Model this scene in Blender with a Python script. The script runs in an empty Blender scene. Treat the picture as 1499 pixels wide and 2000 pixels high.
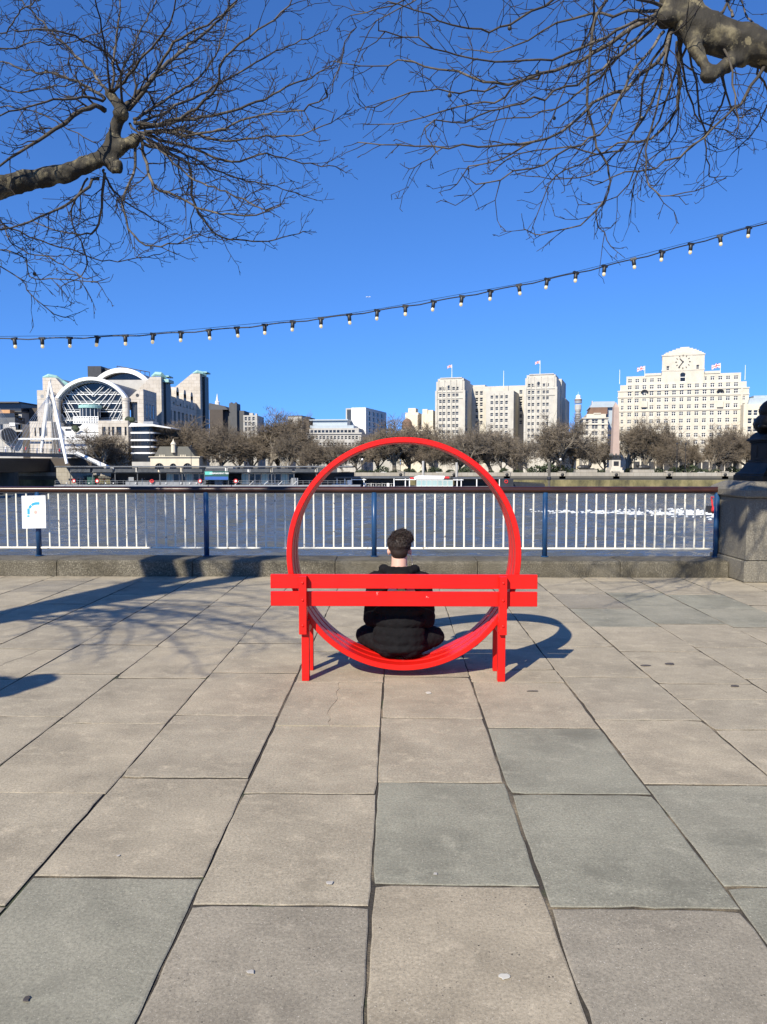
import bpy, bmesh, math, random
import numpy as np
from mathutils import Vector, Matrix, noise as mnoise
from mathutils.bvhtree import BVHTree
R = math.radians
sc = bpy.context.scene
col = sc.collection
# ------------------------------------------------------------------ camera
F, CX, CY, HZ, VPX, HC = 1500.0, 749.5, 1000.0, 905.0, 774.0, 1.6
PITCH = math.atan((CY-HZ)/F); YAW = math.atan((VPX-CX)/F)
cd = bpy.data.cameras.new('camera'); cam = bpy.data.objects.new('camera', cd); col.objects.link(cam)
cd.sensor_fit = 'VERTICAL'; cd.sensor_height = 36.0; cd.lens = 36.0*F/2000.0
cd.clip_start = 0.05; cd.clip_end = 6000
cam.location = (0, 0, HC); cam.rotation_euler = (math.pi/2-PITCH, 0, YAW)
sc.camera = cam
# ------------------------------------------------------------------ sky and sun
SUN_DIR = Vector((-0.632, -1.207, 1.0)).normalized()      # towards the sun
world = bpy.data.worlds.new('World'); sc.world = world; world.use_nodes = True
nt = world.node_tree; bg = nt.nodes['Background']
sky = nt.nodes.new('ShaderNodeTexSky'); sky.sky_type = 'NISHITA'; sky.sun_disc = False
sky.sun_elevation = math.asin(SUN_DIR.z); sky.sun_rotation = math.atan2(SUN_DIR.x, SUN_DIR.y)
sky.altitude = 0; sky.air_density = 1.0; sky.dust_density = 0.0; sky.ozone_density = 1.6
tc = nt.nodes.new('ShaderNodeTexCoord'); sx = nt.nodes.new('ShaderNodeSeparateXYZ'); cx_ = nt.nodes.new('ShaderNodeCombineXYZ')
mm = nt.nodes.new('ShaderNodeMath'); mm.operation = 'MAXIMUM'; mm.inputs[1].default_value = 0.0
ma = nt.nodes.new('ShaderNodeMath'); ma.operation = 'MULTIPLY_ADD'; ma.inputs[1].default_value = 0.95; ma.inputs[2].default_value = 0.14
nt.links.new(tc.outputs['Generated'], sx.inputs[0]); nt.links.new(sx.outputs[2], mm.inputs[0]); nt.links.new(mm.outputs[0], ma.inputs[0])
nt.links.new(sx.outputs[0], cx_.inputs[0]); nt.links.new(sx.outputs[1], cx_.inputs[1]); nt.links.new(ma.outputs[0], cx_.inputs[2])
nt.links.new(cx_.outputs[0], sky.inputs['Vector'])          # the clear upper sky reaches down to the roofs, no milky band
hs = nt.nodes.new('ShaderNodeMix'); hs.data_type = 'RGBA'; hs.blend_type = 'MULTIPLY'; hs.inputs[0].default_value = 1.0; hs.inputs[7].default_value = (0.52, 1.0, 1.72, 1)
nt.links.new(sky.outputs[0], hs.inputs[6]); nt.links.new(hs.outputs[2], bg.inputs['Color'])
bg.inputs['Strength'].default_value = 0.08
sd = bpy.data.lights.new('sun', 'SUN'); sun = bpy.data.objects.new('sun', sd); col.objects.link(sun)
sd.energy = 5.0; sd.angle = R(0.53); sd.color = (1.0, 0.93, 0.79)
sun.rotation_euler = SUN_DIR.to_track_quat('Z', 'Y').to_euler()
sc.view_settings.view_transform = 'Standard'; sc.view_settings.look = 'None'
sc.view_settings.exposure = 0.56; sc.view_settings.gamma = 1.0
sc.render.film_transparent = False
sc.cycles.max_bounces = 6
# ------------------------------------------------------------------ helpers
CR = Matrix.Rotation(YAW, 3, 'Z') @ Matrix.Rotation(math.pi/2-PITCH, 3, 'X')
def ray(px, py): return CR @ Vector((px-CX, CY-py, -F))
def at(px, py, Y=None, Z=None):
    d = ray(px, py)
    t = (Y/d.y) if Y is not None else ((Z-HC)/d.z)
    return Vector((d.x*t, d.y*t, HC+d.z*t))
class Fac:
    """a vertical plane through the point seen at px at distance Y, turned by th; u runs to the right"""
    def __init__(s, px, Y, th=0.0):
        s.o = at(px, HZ, Y); s.o.z = 0; s.th = R(th); s.u = Vector((math.cos(s.th), math.sin(s.th), 0)); s.n = Vector((-s.u.y, s.u.x, 0))
    def uz(s, px, py, v=0.0):
        d = ray(px, py); o = s.o + s.n*v
        t = (o.dot(s.n))/d.dot(s.n)
        p = d*t
        return ((p-s.o).dot(s.u), HC+p.z)
    def U(s, px, v=0.0): return s.uz(px, 850, v)[0]
    def Zc(s, px, py, v=0.0): return s.uz(px, py, v)[1]
def lin(r, g, b):
    f = lambda c: (c/255/12.92) if c/255 <= .04045 else ((c/255+.055)/1.055)**2.4
    return (f(r), f(g), f(b))
def tag(o, label=None, cat=None, group=None, kind=None):
    if label: o['label'] = label
    if cat: o['category'] = cat
    if group: o['group'] = group
    if kind: o['kind'] = kind
    return o
def empty(name, loc=(0,0,0), rz=0.0, label=None, cat=None, group=None, kind=None):
    o = bpy.data.objects.new(name, None); col.objects.link(o); o.location = loc; o.rotation_euler = (0, 0, rz)
    o.empty_display_size = .1
    return tag(o, label, cat, group, kind)
def mobj(name, me, parent=None, loc=(0,0,0), rot=(0,0,0), scale=(1,1,1)):
    o = bpy.data.objects.new(name, me); col.objects.link(o); o.parent = parent
    o.location = loc; o.rotation_euler = rot; o.scale = scale
    return o
def copy_tree(o, parent=None):
    c = o.copy(); col.objects.link(c); c.parent = parent
    for ch in o.children: copy_tree(ch, c)
    return c
class MB:
    def __init__(s): s.v = []; s.f = []; s.m = []; s.mats = []; s.cur = 0; s.smooth = []; s.sm = False
    def mat(s, m):
        if m not in s.mats: s.mats.append(m)
        s.cur = s.mats.index(m); return s
    def face(s, idx): s.f.append(tuple(idx)); s.m.append(s.cur); s.smooth.append(s.sm)
    def poly(s, pts): b = len(s.v); s.v += [tuple(p) for p in pts]; s.face(range(b, b+len(pts)))
    def box(s, x0, x1, y0, y1, z0, z1, M=None):
        b = len(s.v)
        P = [(x0,y0,z0),(x1,y0,z0),(x1,y1,z0),(x0,y1,z0),(x0,y0,z1),(x1,y0,z1),(x1,y1,z1),(x0,y1,z1)]
        if M is not None: P = [tuple(M @ Vector(p)) for p in P]
        s.v += P
        for q in ((0,3,2,1),(4,5,6,7),(0,1,5,4),(1,2,6,5),(2,3,7,6),(3,0,4,7)): s.face([b+i for i in q])
        return s
    def bbox(s, x0, x1, y0, y1, z0, z1, c=.004):
        """box with small chamfered edges"""
        b = len(s.v); X=(x0,x1); Y=(y0,y1); Z=(z0,z1)
        idx = {}
        for i in (0,1):
            for j in (0,1):
                for k in (0,1):
                    sx, sy, sz = (1,-1)[i]*c, (1,-1)[j]*c, (1,-1)[k]*c
                    for a, p in enumerate(((X[i],Y[j]+sy,Z[k]+sz),(X[i]+sx,Y[j],Z[k]+sz),(X[i]+sx,Y[j]+sy,Z[k]))):
                        idx[i,j,k,a] = len(s.v); s.v.append(p)
        g = lambda i,j,k,a: idx[i,j,k,a]
        for i in (0,1):
            q=[g(i,0,0,0),g(i,1,0,0),g(i,1,1,0),g(i,0,1,0)]; s.face(q if i else q[::-1])
            q=[g(0,i,0,1),g(1,i,0,1),g(1,i,1,1),g(0,i,1,1)]; s.face(q[::-1] if i else q)
            q=[g(0,0,i,2),g(1,0,i,2),g(1,1,i,2),g(0,1,i,2)]; s.face(q if i else q[::-1])
        for i in (0,1):
            for j in (0,1):
                s.face([g(i,j,0,0),g(i,j,1,0),g(i,j,1,1),g(i,j,0,1)])
                s.face([g(i,0,j,0),g(i,1,j,0),g(i,1,j,2),g(i,0,j,2)])
                s.face([g(0,i,j,1),g(1,i,j,1),g(1,i,j,2),g(0,i,j,2)])
        for i in (0,1):
            for j in (0,1):
                for k in (0,1): s.face([g(i,j,k,0),g(i,j,k,1),g(i,j,k,2)])
        return s
    def tube(s, pts, rad, n=6, caps=True, sx=1.0):
        pts = [Vector(p) for p in pts]
        if not hasattr(rad, '__len__'): rad = [rad]*len(pts)
        b = len(s.v); ref = None
        for i, p in enumerate(pts):
            t = (pts[min(i+1, len(pts)-1)]-pts[max(i-1, 0)])
            if t.length < 1e-9: t = Vector((0,0,1))
            t.normalize()
            if ref is None:
                ref = Vector((0,0,1)) if abs(t.z) < .9 else Vector((1,0,0))
            a = (ref - t*ref.dot(t))
            if a.length < 1e-6: a = t.orthogonal()
            a.normalize(); c = t.cross(a); ref = a
            for k in range(n):
                an = 2*math.pi*k/n
                s.v.append(tuple(p + a*(math.cos(an)*rad[i]) + c*(math.sin(an)*rad[i]*sx)))
        for i in range(len(pts)-1):
            for k in range(n):
                k2 = (k+1) % n
                s.face((b+i*n+k, b+i*n+k2, b+(i+1)*n+k2, b+(i+1)*n+k))
        if caps:
            s.face([b+k for k in range(n)][::-1]); e = b+(len(pts)-1)*n; s.face([e+k for k in range(n)])
        return s
    def lathe(s, prof, n=24, c=(0,0), a0=0.0, sy=1.0, caps=True):
        b = len(s.v)
        for r, z in prof:
            for k in range(n):
                an = a0+2*math.pi*k/n; s.v.append((c[0]+r*math.cos(an), c[1]+r*math.sin(an)*sy, z))
        for i in range(len(prof)-1):
            for k in range(n):
                k2=(k+1)%n; s.face((b+i*n+k, b+i*n+k2, b+(i+1)*n+k2, b+(i+1)*n+k))
        if caps:
            s.face([b+k for k in range(n)][::-1]); e=b+(len(prof)-1)*n; s.face([e+k for k in range(n)])
        return s
    def prism(s, poly, y0, y1):
        """poly in (x,z), counter-clockwise seen from -y; extruded y0..y1"""
        b = len(s.v); n = len(poly)
        s.v += [(x,y0,z) for x,z in poly]+[(x,y1,z) for x,z in poly]
        s.face(range(b, b+n)); s.face([b+n+i for i in range(n)][::-1])
        for i in range(n):
            j=(i+1)%n; s.face((b+j, b+i, b+n+i, b+n+j))
        return s
    def ellipsoid(s, c, r, n=14, m=9, M=None):
        b=len(s.v)
        for i in range(m+1):
            th=math.pi*i/m
            for k in range(n):
                ph=2*math.pi*k/n
                p=Vector((r[0]*math.sin(th)*math.cos(ph), r[1]*math.sin(th)*math.sin(ph), r[2]*math.cos(th)))
                if M is not None: p = M @ p
                s.v.append(tuple(Vector(c)+p))
        for i in range(m):
            for k in range(n):
                k2=(k+1)%n; s.face((b+i*n+k, b+(i+1)*n+k, b+(i+1)*n+k2, b+i*n+k2))
        return s
    def wall(s, o, u, w, z0, z1, ops, dep=.35):
        """upright wall face from o along unit u (outward = u x z), with recessed openings (u0,u1,za,zb)"""
        o=Vector(o); u=Vector(u); nrm=u.cross(Vector((0,0,1)))
        us=sorted({0.0,w}|{a for q in ops for a in q[:2]}); zs=sorted({z0,z1}|{a for q in ops for a in q[2:4]})
        P=lambda a,z,d=0.0: tuple(o+u*a+Vector((0,0,z))-nrm*d)
        base=len(s.v); nu=len(us)
        for z in zs:
            for a in us: s.v.append(P(a,z))
        for i in range(len(zs)-1):
            zc=(zs[i]+zs[i+1])/2
            row=[q for q in ops if q[2]<zc<q[3]]
            for j in range(nu-1):
                uc=(us[j]+us[j+1])/2
                if any(q[0]<uc<q[1] for q in row): continue
                s.face((base+i*nu+j, base+i*nu+j+1, base+(i+1)*nu+j+1, base+(i+1)*nu+j))
        for a,b_,c,d in ops:
            s.poly([P(a,c),P(b_,c),P(b_,c,dep),P(a,c,dep)])
            s.poly([P(a,d,dep),P(b_,d,dep),P(b_,d),P(a,d)])
            s.poly([P(a,c),P(a,c,dep),P(a,d,dep),P(a,d)])
            s.poly([P(b_,c,dep),P(b_,c),P(b_,d),P(b_,d,dep)])
        return s
    def mesh(s, name):
        me=bpy.data.meshes.new(name); me.from_pydata(s.v, [], s.f)
        for m in s.mats: me.materials.append(m)
        me.polygons.foreach_set('material_index', s.m)
        me.polygons.foreach_set('use_smooth', s.smooth)
        me.update(); return me
    def build(s, name, parent=None, loc=(0,0,0), rot=(0,0,0)):
        return mobj(name, s.mesh(name), parent, loc, rot)
def text_mesh(body, size, m, name='lettering', bold=0.0):
    cu=bpy.data.curves.new(name,'FONT'); cu.body=body; cu.size=size; cu.align_x='CENTER'; cu.align_y='CENTER'; cu.offset=bold; cu.resolution_u=3
    t=bpy.data.objects.new('t',cu); col.objects.link(t); dg=bpy.context.evaluated_depsgraph_get()
    me=bpy.data.meshes.new_from_object(t.evaluated_get(dg)); bpy.data.objects.remove(t); bpy.data.curves.remove(cu)
    me.materials.clear(); me.materials.append(m); return me
def remeshed(mb, name, voxel, smooth=6):
    o=mb.build('tmp'); md=o.modifiers.new('r','REMESH'); md.mode='VOXEL'; md.voxel_size=voxel
    ms=o.modifiers.new('s','SMOOTH'); ms.factor=.5; ms.iterations=smooth
    dg=bpy.context.evaluated_depsgraph_get(); dg.update()
    me=bpy.data.meshes.new_from_object(o.evaluated_get(dg)); me.name=name
    bpy.data.objects.remove(o)
    me.polygons.foreach_set('use_smooth',[True]*len(me.polygons))
    me.materials.clear()
    for m in mb.mats: me.materials.append(m)
    return me
# ------------------------------------------------------------------ materials
class N:
    def __init__(s, name):
        s.m=bpy.data.materials.new(name); s.m.use_nodes=True; s.t=s.m.node_tree; s.b=s.t.nodes['Principled BSDF']
    def n(s, ty, **k):
        x=s.t.nodes.new(ty)
        for a,v in k.items(): setattr(x,a,v)
        return x
    def l(s,a,b): s.t.links.new(a,b)
    def noise(s, vec, scale, detail=4, rough=.55, stretch=None):
        if stretch:
            mp=s.n('ShaderNodeMapping'); mp.inputs['Scale'].default_value=stretch; s.l(vec,mp.inputs[0]); vec=mp.outputs[0]
        x=s.n('ShaderNodeTexNoise'); x.inputs['Scale'].default_value=scale; x.inputs['Detail'].default_value=detail; x.inputs['Roughness'].default_value=rough
        s.l(vec,x.inputs['Vector']); return x.outputs['Fac']
    def ramp(s, fac, stops):
        r=s.n('ShaderNodeValToRGB'); e=r.color_ramp.elements
        while len(e)<len(stops): e.new(.5)
        for i,(p,c) in enumerate(stops): e[i].position=p; e[i].color=(c if len(c)==4 else (*c,1))
        s.l(fac,r.inputs[0]); return r.outputs[0]
    def g(s, fac, a, b): return s.ramp(fac, [(a,(0,0,0)),(b,(1,1,1))])
    def mix(s, fac, a, b, mode='MIX'):
        x=s.n('ShaderNodeMix', data_type='RGBA', blend_type=mode)
        for i,v in ((0,fac),(6,a),(7,b)):
            if hasattr(v,'is_linked') or hasattr(v,'links'): s.l(v,x.inputs[i])
            elif i==0: x.inputs[0].default_value=v
            else: x.inputs[i].default_value=(*v[:3],1)
        return x.outputs[2]
    def bump(s, h, strength, dist):
        x=s.n('ShaderNodeBump'); x.inputs['Strength'].default_value=strength; x.inputs['Distance'].default_value=dist
        s.l(h,x.inputs['Height']); s.l(x.outputs[0],s.b.inputs['Normal'])
    def color(s,c): s.l(c,s.b.inputs['Base Color'])
    def pos(s): return s.n('ShaderNodeNewGeometry').outputs['Position']
    def obj(s): return s.n('ShaderNodeTexCoord').outputs['Object']
    def rnd(s): return s.n('ShaderNodeObjectInfo').outputs['Random']
def mat(name, c, rough=.6, var=.12, scale=3.0, metal=0.0, bump=0.0, bscale=None, spec=.5, world=False, coat=0.0):
    q=N(name); P=q.pos() if world else q.obj()
    f=q.noise(P,scale,5)
    lo=tuple(x*(1-var) for x in c); hi=tuple(min(1,x*(1+var)) for x in c)
    q.color(q.ramp(f,[(.3,lo),(.7,hi)]))
    q.b.inputs['Roughness'].default_value=rough; q.b.inputs['Metallic'].default_value=metal
    q.b.inputs['Specular IOR Level'].default_value=spec; q.b.inputs['Coat Weight'].default_value=coat
    if bump: q.bump(q.noise(P,bscale or scale*6,4),bump,.01)
    return q.m
M={}
def slab_mat(name, a, b, c, pit):
    q=N(name); P=q.obj(); rn=q.rnd()
    cm=q.n('ShaderNodeCombineXYZ'); q.l(rn,cm.inputs[0]); q.l(rn,cm.inputs[1])
    vm=q.n('ShaderNodeVectorMath',operation='SCALE'); vm.inputs['Scale'].default_value=57.0; q.l(cm.outputs[0],vm.inputs[0])
    va=q.n('ShaderNodeVectorMath',operation='ADD'); q.l(P,va.inputs[0]); q.l(vm.outputs[0],va.inputs[1]); V=va.outputs[0]
    base=q.ramp(rn,[(0.0,a),(.45,b),(1.0,c)])
    big=q.noise(V,2.2,6,.6)
    base=q.mix(q.g(big,.38,.70),base,tuple(x*.68 for x in b)); base=q.mix(q.g(q.noise(V,7,5,.7),.55,.78),base,tuple(min(1,x*1.22) for x in a))
    st=q.noise(V,5,6,.7,(1.0,2.2,1))
    base=q.mix(q.g(st,.52,.8),base,tuple(min(1,x*1.16) for x in b))
    fine=q.noise(V,85,5,.8)
    base=q.mix(.5,base,q.ramp(fine,[(.34,(.42,.42,.42)),(.66,(1.5,1.5,1.5))]),'MULTIPLY'); base=q.mix(q.g(q.noise(V,210,2,.6),.64,.70),base,(.10,.088,.07)); base=q.mix(q.g(q.noise(V,160,2,.6),.66,.72),base,(.52,.47,.38))
    vo=q.n('ShaderNodeTexVoronoi'); vo.inputs['Scale'].default_value=42; q.l(V,vo.inputs['Vector'])
    pits=q.ramp(vo.outputs['Distance'],[(.09,(1,1,1)),(.17,(0,0,0))])
    pm=q.n('ShaderNodeMath',operation='MULTIPLY'); q.l(pits,pm.inputs[0]); q.l(q.g(q.noise(V,9,2),.50,.64),pm.inputs[1])
    pm2=q.n('ShaderNodeMath',operation='MULTIPLY'); pm2.inputs[1].default_value=pit; q.l(pm.outputs[0],pm2.inputs[0])
    base=q.mix(pm2.outputs[0],base,(.035,.03,.025))
    base=q.mix(q.g(q.noise(V,1.1,6,.7,(1,1,1)),.60,.74),base,tuple(x*.60 for x in b)); base=q.mix(q.g(q.noise(V,3.3,7,.75),.66,.76),base,tuple(x*1.3 for x in c))
    # pale chewing gum and lichen spots
    v2=q.n('ShaderNodeTexVoronoi'); v2.inputs['Scale'].default_value=6.5; q.l(V,v2.inputs['Vector'])
    ds=q.n('ShaderNodeMath',operation='ADD'); q.l(v2.outputs['Distance'],ds.inputs[0])
    dn=q.n('ShaderNodeMath',operation='MULTIPLY'); dn.inputs[1].default_value=.09; q.l(q.noise(V,30,2),dn.inputs[0]); q.l(dn.outputs[0],ds.inputs[1])
    sp=q.ramp(ds.outputs[0],[(.095,(1,1,1)),(.115,(0,0,0))])
    sel=q.g(v2.outputs['Color'],.80,.82)
    sm=q.n('ShaderNodeMath',operation='MULTIPLY'); q.l(sp,sm.inputs[0]); q.l(sel,sm.inputs[1])
    base=q.mix(sm.outputs[0],base,(.50,.47,.41))
    sel2=q.ramp(v2.outputs['Color'],[(.17,(.8,.8,.8)),(.19,(0,0,0))])
    sm2=q.n('ShaderNodeMath',operation='MULTIPLY'); q.l(sp,sm2.inputs[0]); q.l(sel2,sm2.inputs[1])
    base=q.mix(sm2.outputs[0],base,(.13,.115,.10))
    q.color(base); q.b.inputs['Roughness'].default_value=.82; q.b.inputs['Specular IOR Level'].default_value=.3
    hh=q.n('ShaderNodeMath',operation='SUBTRACT'); q.l(q.noise(V,60,5,.65),hh.inputs[0]); q.l(pm2.outputs[0],hh.inputs[1])
    q.bump(hh.outputs[0],.35,.004)
    return q.m
M['slab_tan']=slab_mat('slab_tan',(.402,.340,.240),(.370,.316,.226),(.342,.296,.215),.5)
M['slab_grey']=slab_mat('slab_grey',(.285,.264,.198),(.268,.254,.190),(.295,.270,.202),.25)
M['slab_fleck']=slab_mat('slab_fleck',(.392,.330,.234),(.376,.317,.224),(.36,.306,.218),1.0)
M['slab_dark']=slab_mat('slab_dark',(.305,.264,.196),(.295,.257,.192),(.285,.25,.188),.85)
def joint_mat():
    q=N('joint_dirt_shade'); P=q.pos(); f=q.noise(P,1.6,3,.6); g2=q.noise(P,90,4,.7)
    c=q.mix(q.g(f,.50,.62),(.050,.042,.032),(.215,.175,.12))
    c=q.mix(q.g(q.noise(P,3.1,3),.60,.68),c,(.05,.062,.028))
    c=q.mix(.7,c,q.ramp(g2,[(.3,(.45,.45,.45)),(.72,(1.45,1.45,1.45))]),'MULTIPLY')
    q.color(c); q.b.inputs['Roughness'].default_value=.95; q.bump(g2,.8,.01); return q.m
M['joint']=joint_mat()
def kerb_mat():
    q=N('kerb_granite'); P=q.pos(); f=q.noise(P,70,4,.75); g2=q.noise(P,3.0,5,.6)
    c=q.ramp(f,[(.30,(.030,.026,.017)),(.52,(.115,.100,.070)),(.70,(.36,.325,.25))])
    c=q.mix(q.g(g2,.38,.62),q.mix(1.0,c,(.58,.56,.50),'MULTIPLY'),c)
    q.color(c); q.b.inputs['Roughness'].default_value=.85; q.bump(f,.7,.006); return q.m
M['kerb']=kerb_mat()
def plinth_mat():
    q=N('plinth_granite'); P=q.pos(); f=q.noise(P,55,4,.7); g2=q.noise(P,2.2,6,.65); s2=q.noise(P,4,5,.6,(3,3,.35))
    c=q.ramp(f,[(.28,(.075,.066,.048)),(.55,(.185,.165,.125)),(.75,(.33,.30,.235))])
    c=q.mix(q.g(g2,.45,.75),c,(.135,.12,.092)); c=q.mix(q.g(s2,.58,.8),c,(.075,.066,.05))
    q.color(c); q.b.inputs['Roughness'].default_value=.8; q.bump(f,.5,.006); return q.m
M['plinth']=plinth_mat()
def red_mat():
    q=N('red_paint'); P=q.obj(); f=q.noise(P,5,4); w=q.noise(P,14,6,.7)
    c=q.ramp(f,[(.3,(.60,.0085,.0042)),(.7,(.66,.011,.006))])
    c=q.mix(q.g(q.noise(P,1.7,5,.6),.45,.75),c,(.50,.006,.006)); c=q.mix(q.g(q.noise(P,40,5,.7,(.12,1,1)),.60,.8),c,(.47,.010,.009)); c=q.mix(q.g(w,.70,.73),c,(.55,.30,.27))
    q.color(c); q.b.inputs['Roughness'].default_value=.38; q.b.inputs['Specular IOR Level'].default_value=.32
    q.bump(q.noise(P,60,4,.6,(.08,1,1)),.25,.004); return q.m
M['red']=red_mat()
def bark_mat(name, a, b, c, scale=9):
    q=N(name); P=q.pos(); f=q.noise(P,scale,6,.65,(1,1,.6)); g2=q.noise(P,scale*.45,4)
    k=q.ramp(f,[(.32,a),(.5,b),(.68,c)]); k=q.mix(q.g(g2,.48,.56),k,tuple(x*.6 for x in b)); k=q.mix(q.g(q.noise(P,scale*.7,5,.7),.60,.64),k,tuple(x*.9 for x in c))
    q.color(k); q.b.inputs['Roughness'].default_value=.85; q.bump(f,.7,.03); return q.m
M['bark']=bark_mat('plane_bark',(.016,.013,.009),(.045,.038,.025),(.20,.168,.095))
M['twig']=bark_mat('plane_twig',(.030,.024,.018),(.066,.054,.039),(.150,.128,.096),5)
M['twig_fine']=bark_mat('twig_fine',(.017,.013,.010),(.030,.023,.018),(.052,.041,.033),5)
M['far_bark']=mat('far_bark',(.22,.19,.145),.9,.4,.6)
M['far_twig']=mat('far_twig',(.130,.102,.070),.95,.35,.35)
M['far_twig_b']=mat('far_twig_grey',(.145,.118,.086),.95,.35,.35)
def water_mat():
    q=N('river_water'); P=q.pos(); h2=q.noise(P,1.6,4,.65,(.55,1.3,1)); h3=q.noise(P,5.0,3,.6,(.6,1.2,1))
    b=q.n('ShaderNodeMath',operation='MULTIPLY_ADD'); b.inputs[1].default_value=.3; q.l(h3,b.inputs[0]); q.l(h2,b.inputs[2])
    q.color(q.ramp(q.noise(P,.03,3),[(.3,(.075,.082,.082)),(.7,(.100,.102,.095))]))
    q.b.inputs['Roughness'].default_value=.10; q.b.inputs['IOR'].default_value=1.33
    q.bump(b.outputs[0],.9,.22); return q.m
M['water']=water_mat()
M['foam']=mat('foam',(.55,.57,.58),.7,.1,2)
def glass_mat(name, c, rough=.12, var=.5):
    q=N(name); rn=q.rnd(); q.color(q.ramp(rn,[(0,tuple(x*(1-var) for x in c)),(1,tuple(x*(1+var) for x in c))]))
    q.b.inputs['Roughness'].default_value=rough; return q.m
M['win']=glass_mat('window_glass',(.022,.024,.028),.2); M['win_dark']=glass_mat('dark_glass',(.022,.026,.032),.1)
M['win_teal']=glass_mat('teal_glass',(.20,.36,.36),.15,.15)
def stone_mat(name,c,course=0.0,var=.10,sc_=.35,stain=.25):
    q=N(name); P=q.pos(); f=q.noise(P,sc_,6,.6); s2=q.noise(P,.5,5,.65,(1,1,.15))
    k=q.ramp(f,[(.3,tuple(x*(1-var) for x in c)),(.7,tuple(min(1,x*(1+var)) for x in c))])
    k=q.mix(q.g(s2,.55,.85),k,tuple(x*(1-stain) for x in c))
    if course:
        br=q.n('ShaderNodeTexBrick'); br.inputs['Scale'].default_value=1.0; br.inputs['Mortar Size'].default_value=.035*course
        br.inputs['Brick Width'].default_value=course*1.6; br.inputs['Row Height'].default_value=course
        br.inputs['Color1'].default_value=(1,1,1,1); br.inputs['Color2'].default_value=(.9,.88,.85,1); br.inputs['Mortar'].default_value=(.6,.58,.55,1)
        sp=q.n('ShaderNodeSeparateXYZ'); q.l(P,sp.inputs[0]); ad=q.n('ShaderNodeMath',operation='ADD'); q.l(sp.outputs[0],ad.inputs[0]); q.l(sp.outputs[1],ad.inputs[1])
        cb=q.n('ShaderNodeCombineXYZ'); q.l(ad.outputs[0],cb.inputs[0]); q.l(sp.outputs[2],cb.inputs[1]); q.l(cb.outputs[0],br.inputs['Vector'])
        k=q.mix(1.0,k,br.outputs['Color'],'MULTIPLY')
    q.color(k); q.b.inputs['Roughness'].default_value=.85; return q.m
M['portland']=stone_mat('portland_stone',(.54,.49,.395)); M['adelphi']=stone_mat('pale_limestone',(.48,.45,.385),stain=.3)
M['clad']=stone_mat('stone_cladding',(.52,.47,.40),1.5); M['cream']=stone_mat('cream_render',(.62,.55,.42)); M['whitebld']=stone_mat('white_render',(.66,.65,.62),stain=.15)
M['greybld']=stone_mat('grey_concrete',(.42,.40,.36)); M['darkbld']=stone_mat('dark_brick',(.075,.06,.048)); M['slate']=stone_mat('slate_roof',(.085,.085,.085)); M['mansard']=stone_mat('mansard_slate',(.13,.125,.105))
M['brownroof']=stone_mat('brown_tiles',(.17,.10,.065)); M['zinc']=mat('zinc_roof',(.36,.41,.44),.5,.08,.4,world=True)
M['white']=mat('white_paint',(.80,.79,.75),.45,.05,4); M['offwhite']=mat('white_frames',(.70,.68,.62),.5,.05,4)
def rail_white():
    q=N('railing_white'); P=q.pos(); c=q.mix(q.g(q.noise(P,16,6,.7),.62,.66),(.74,.70,.58),(.09,.05,.03))
    q.color(c); q.b.inputs['Roughness'].default_value=.45; return q.m
M['rail_white']=rail_white()
def rail_blue():
    q=N('railing_blue'); P=q.pos(); c=q.ramp(q.noise(P,6,4),[(.3,(.010,.045,.115)),(.7,(.014,.060,.155))]); c=q.mix(q.g(q.noise(P,18,6,.7),.68,.72),c,(.30,.36,.40))
    q.color(c); q.b.inputs['Roughness'].default_value=.35; return q.m
M['rail_blue']=rail_blue()
def handrail():
    q=N('handrail_wood'); P=q.pos(); f=q.noise(P,8,6,.65,(.12,1,1)); c=q.ramp(f,[(.3,(.016,.006,.004)),(.5,(.040,.014,.009)),(.72,(.085,.032,.022))])
    q.color(c); q.b.inputs['Roughness'].default_value=.3; return q.m
M['handrail']=handrail()
M['cast']=mat('black_cast_iron',(.002,.002,.0024),.5,.3,6,bump=.3,bscale=30,spec=.15)
M['black']=mat('black_plastic',(.012,.012,.012),.5,.2,8)
M['dark']=mat('dark_steel',(.022,.023,.026),.5,.3,1.0); M['darkgrey']=mat('grey_steel',(.09,.095,.10),.5,.2,1.0); M['midgrey']=mat('mid_grey',(.25,.26,.27),.6,.15,1)
M['teal']=mat('verdigris',(.27,.46,.42),.6,.12,.6); M['green']=mat('sign_green',(.02,.075,.06),.4,.05,2); M['tealsign']=mat('sign_teal',(.12,.50,.42),.4,.05,2)
M['redbright']=mat('boat_red',(.62,.03,.03),.4,.06,2); M['orange']=mat('orange_roof',(.50,.27,.12),.6,.1,1); M['blue']=mat('blue_panel',(.03,.10,.35),.5,.1,1)
def algae():
    q=N('embankment_algae'); P=q.pos(); f=q.noise(P,.35,6,.7,(1,1,.5)); c=q.ramp(f,[(.32,(.045,.042,.022)),(.5,(.15,.13,.055)),(.68,(.26,.215,.10))])
    q.color(c); q.b.inputs['Roughness'].default_value=.8; return q.m
M['algae']=algae(); M['wall']=stone_mat('embankment_granite',(.34,.31,.255),1.1,stain=.5); M['ledge']=stone_mat('wet_granite',(.10,.092,.075),stain=.3)
M['shrub']=mat('shrub_leaf',(.030,.042,.016),.7,.5,.8,world=True); M['earth']=mat('earth',(.10,.09,.07),.95,.3,.1,world=True); M['road']=mat('asphalt',(.06,.06,.06),.9,.2,.5,world=True)
M['obelisk']=stone_mat('pink_granite',(.42,.31,.25),stain=.3); M['bronze']=mat('dark_bronze',(.03,.028,.024),.4,.3,2)
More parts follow.
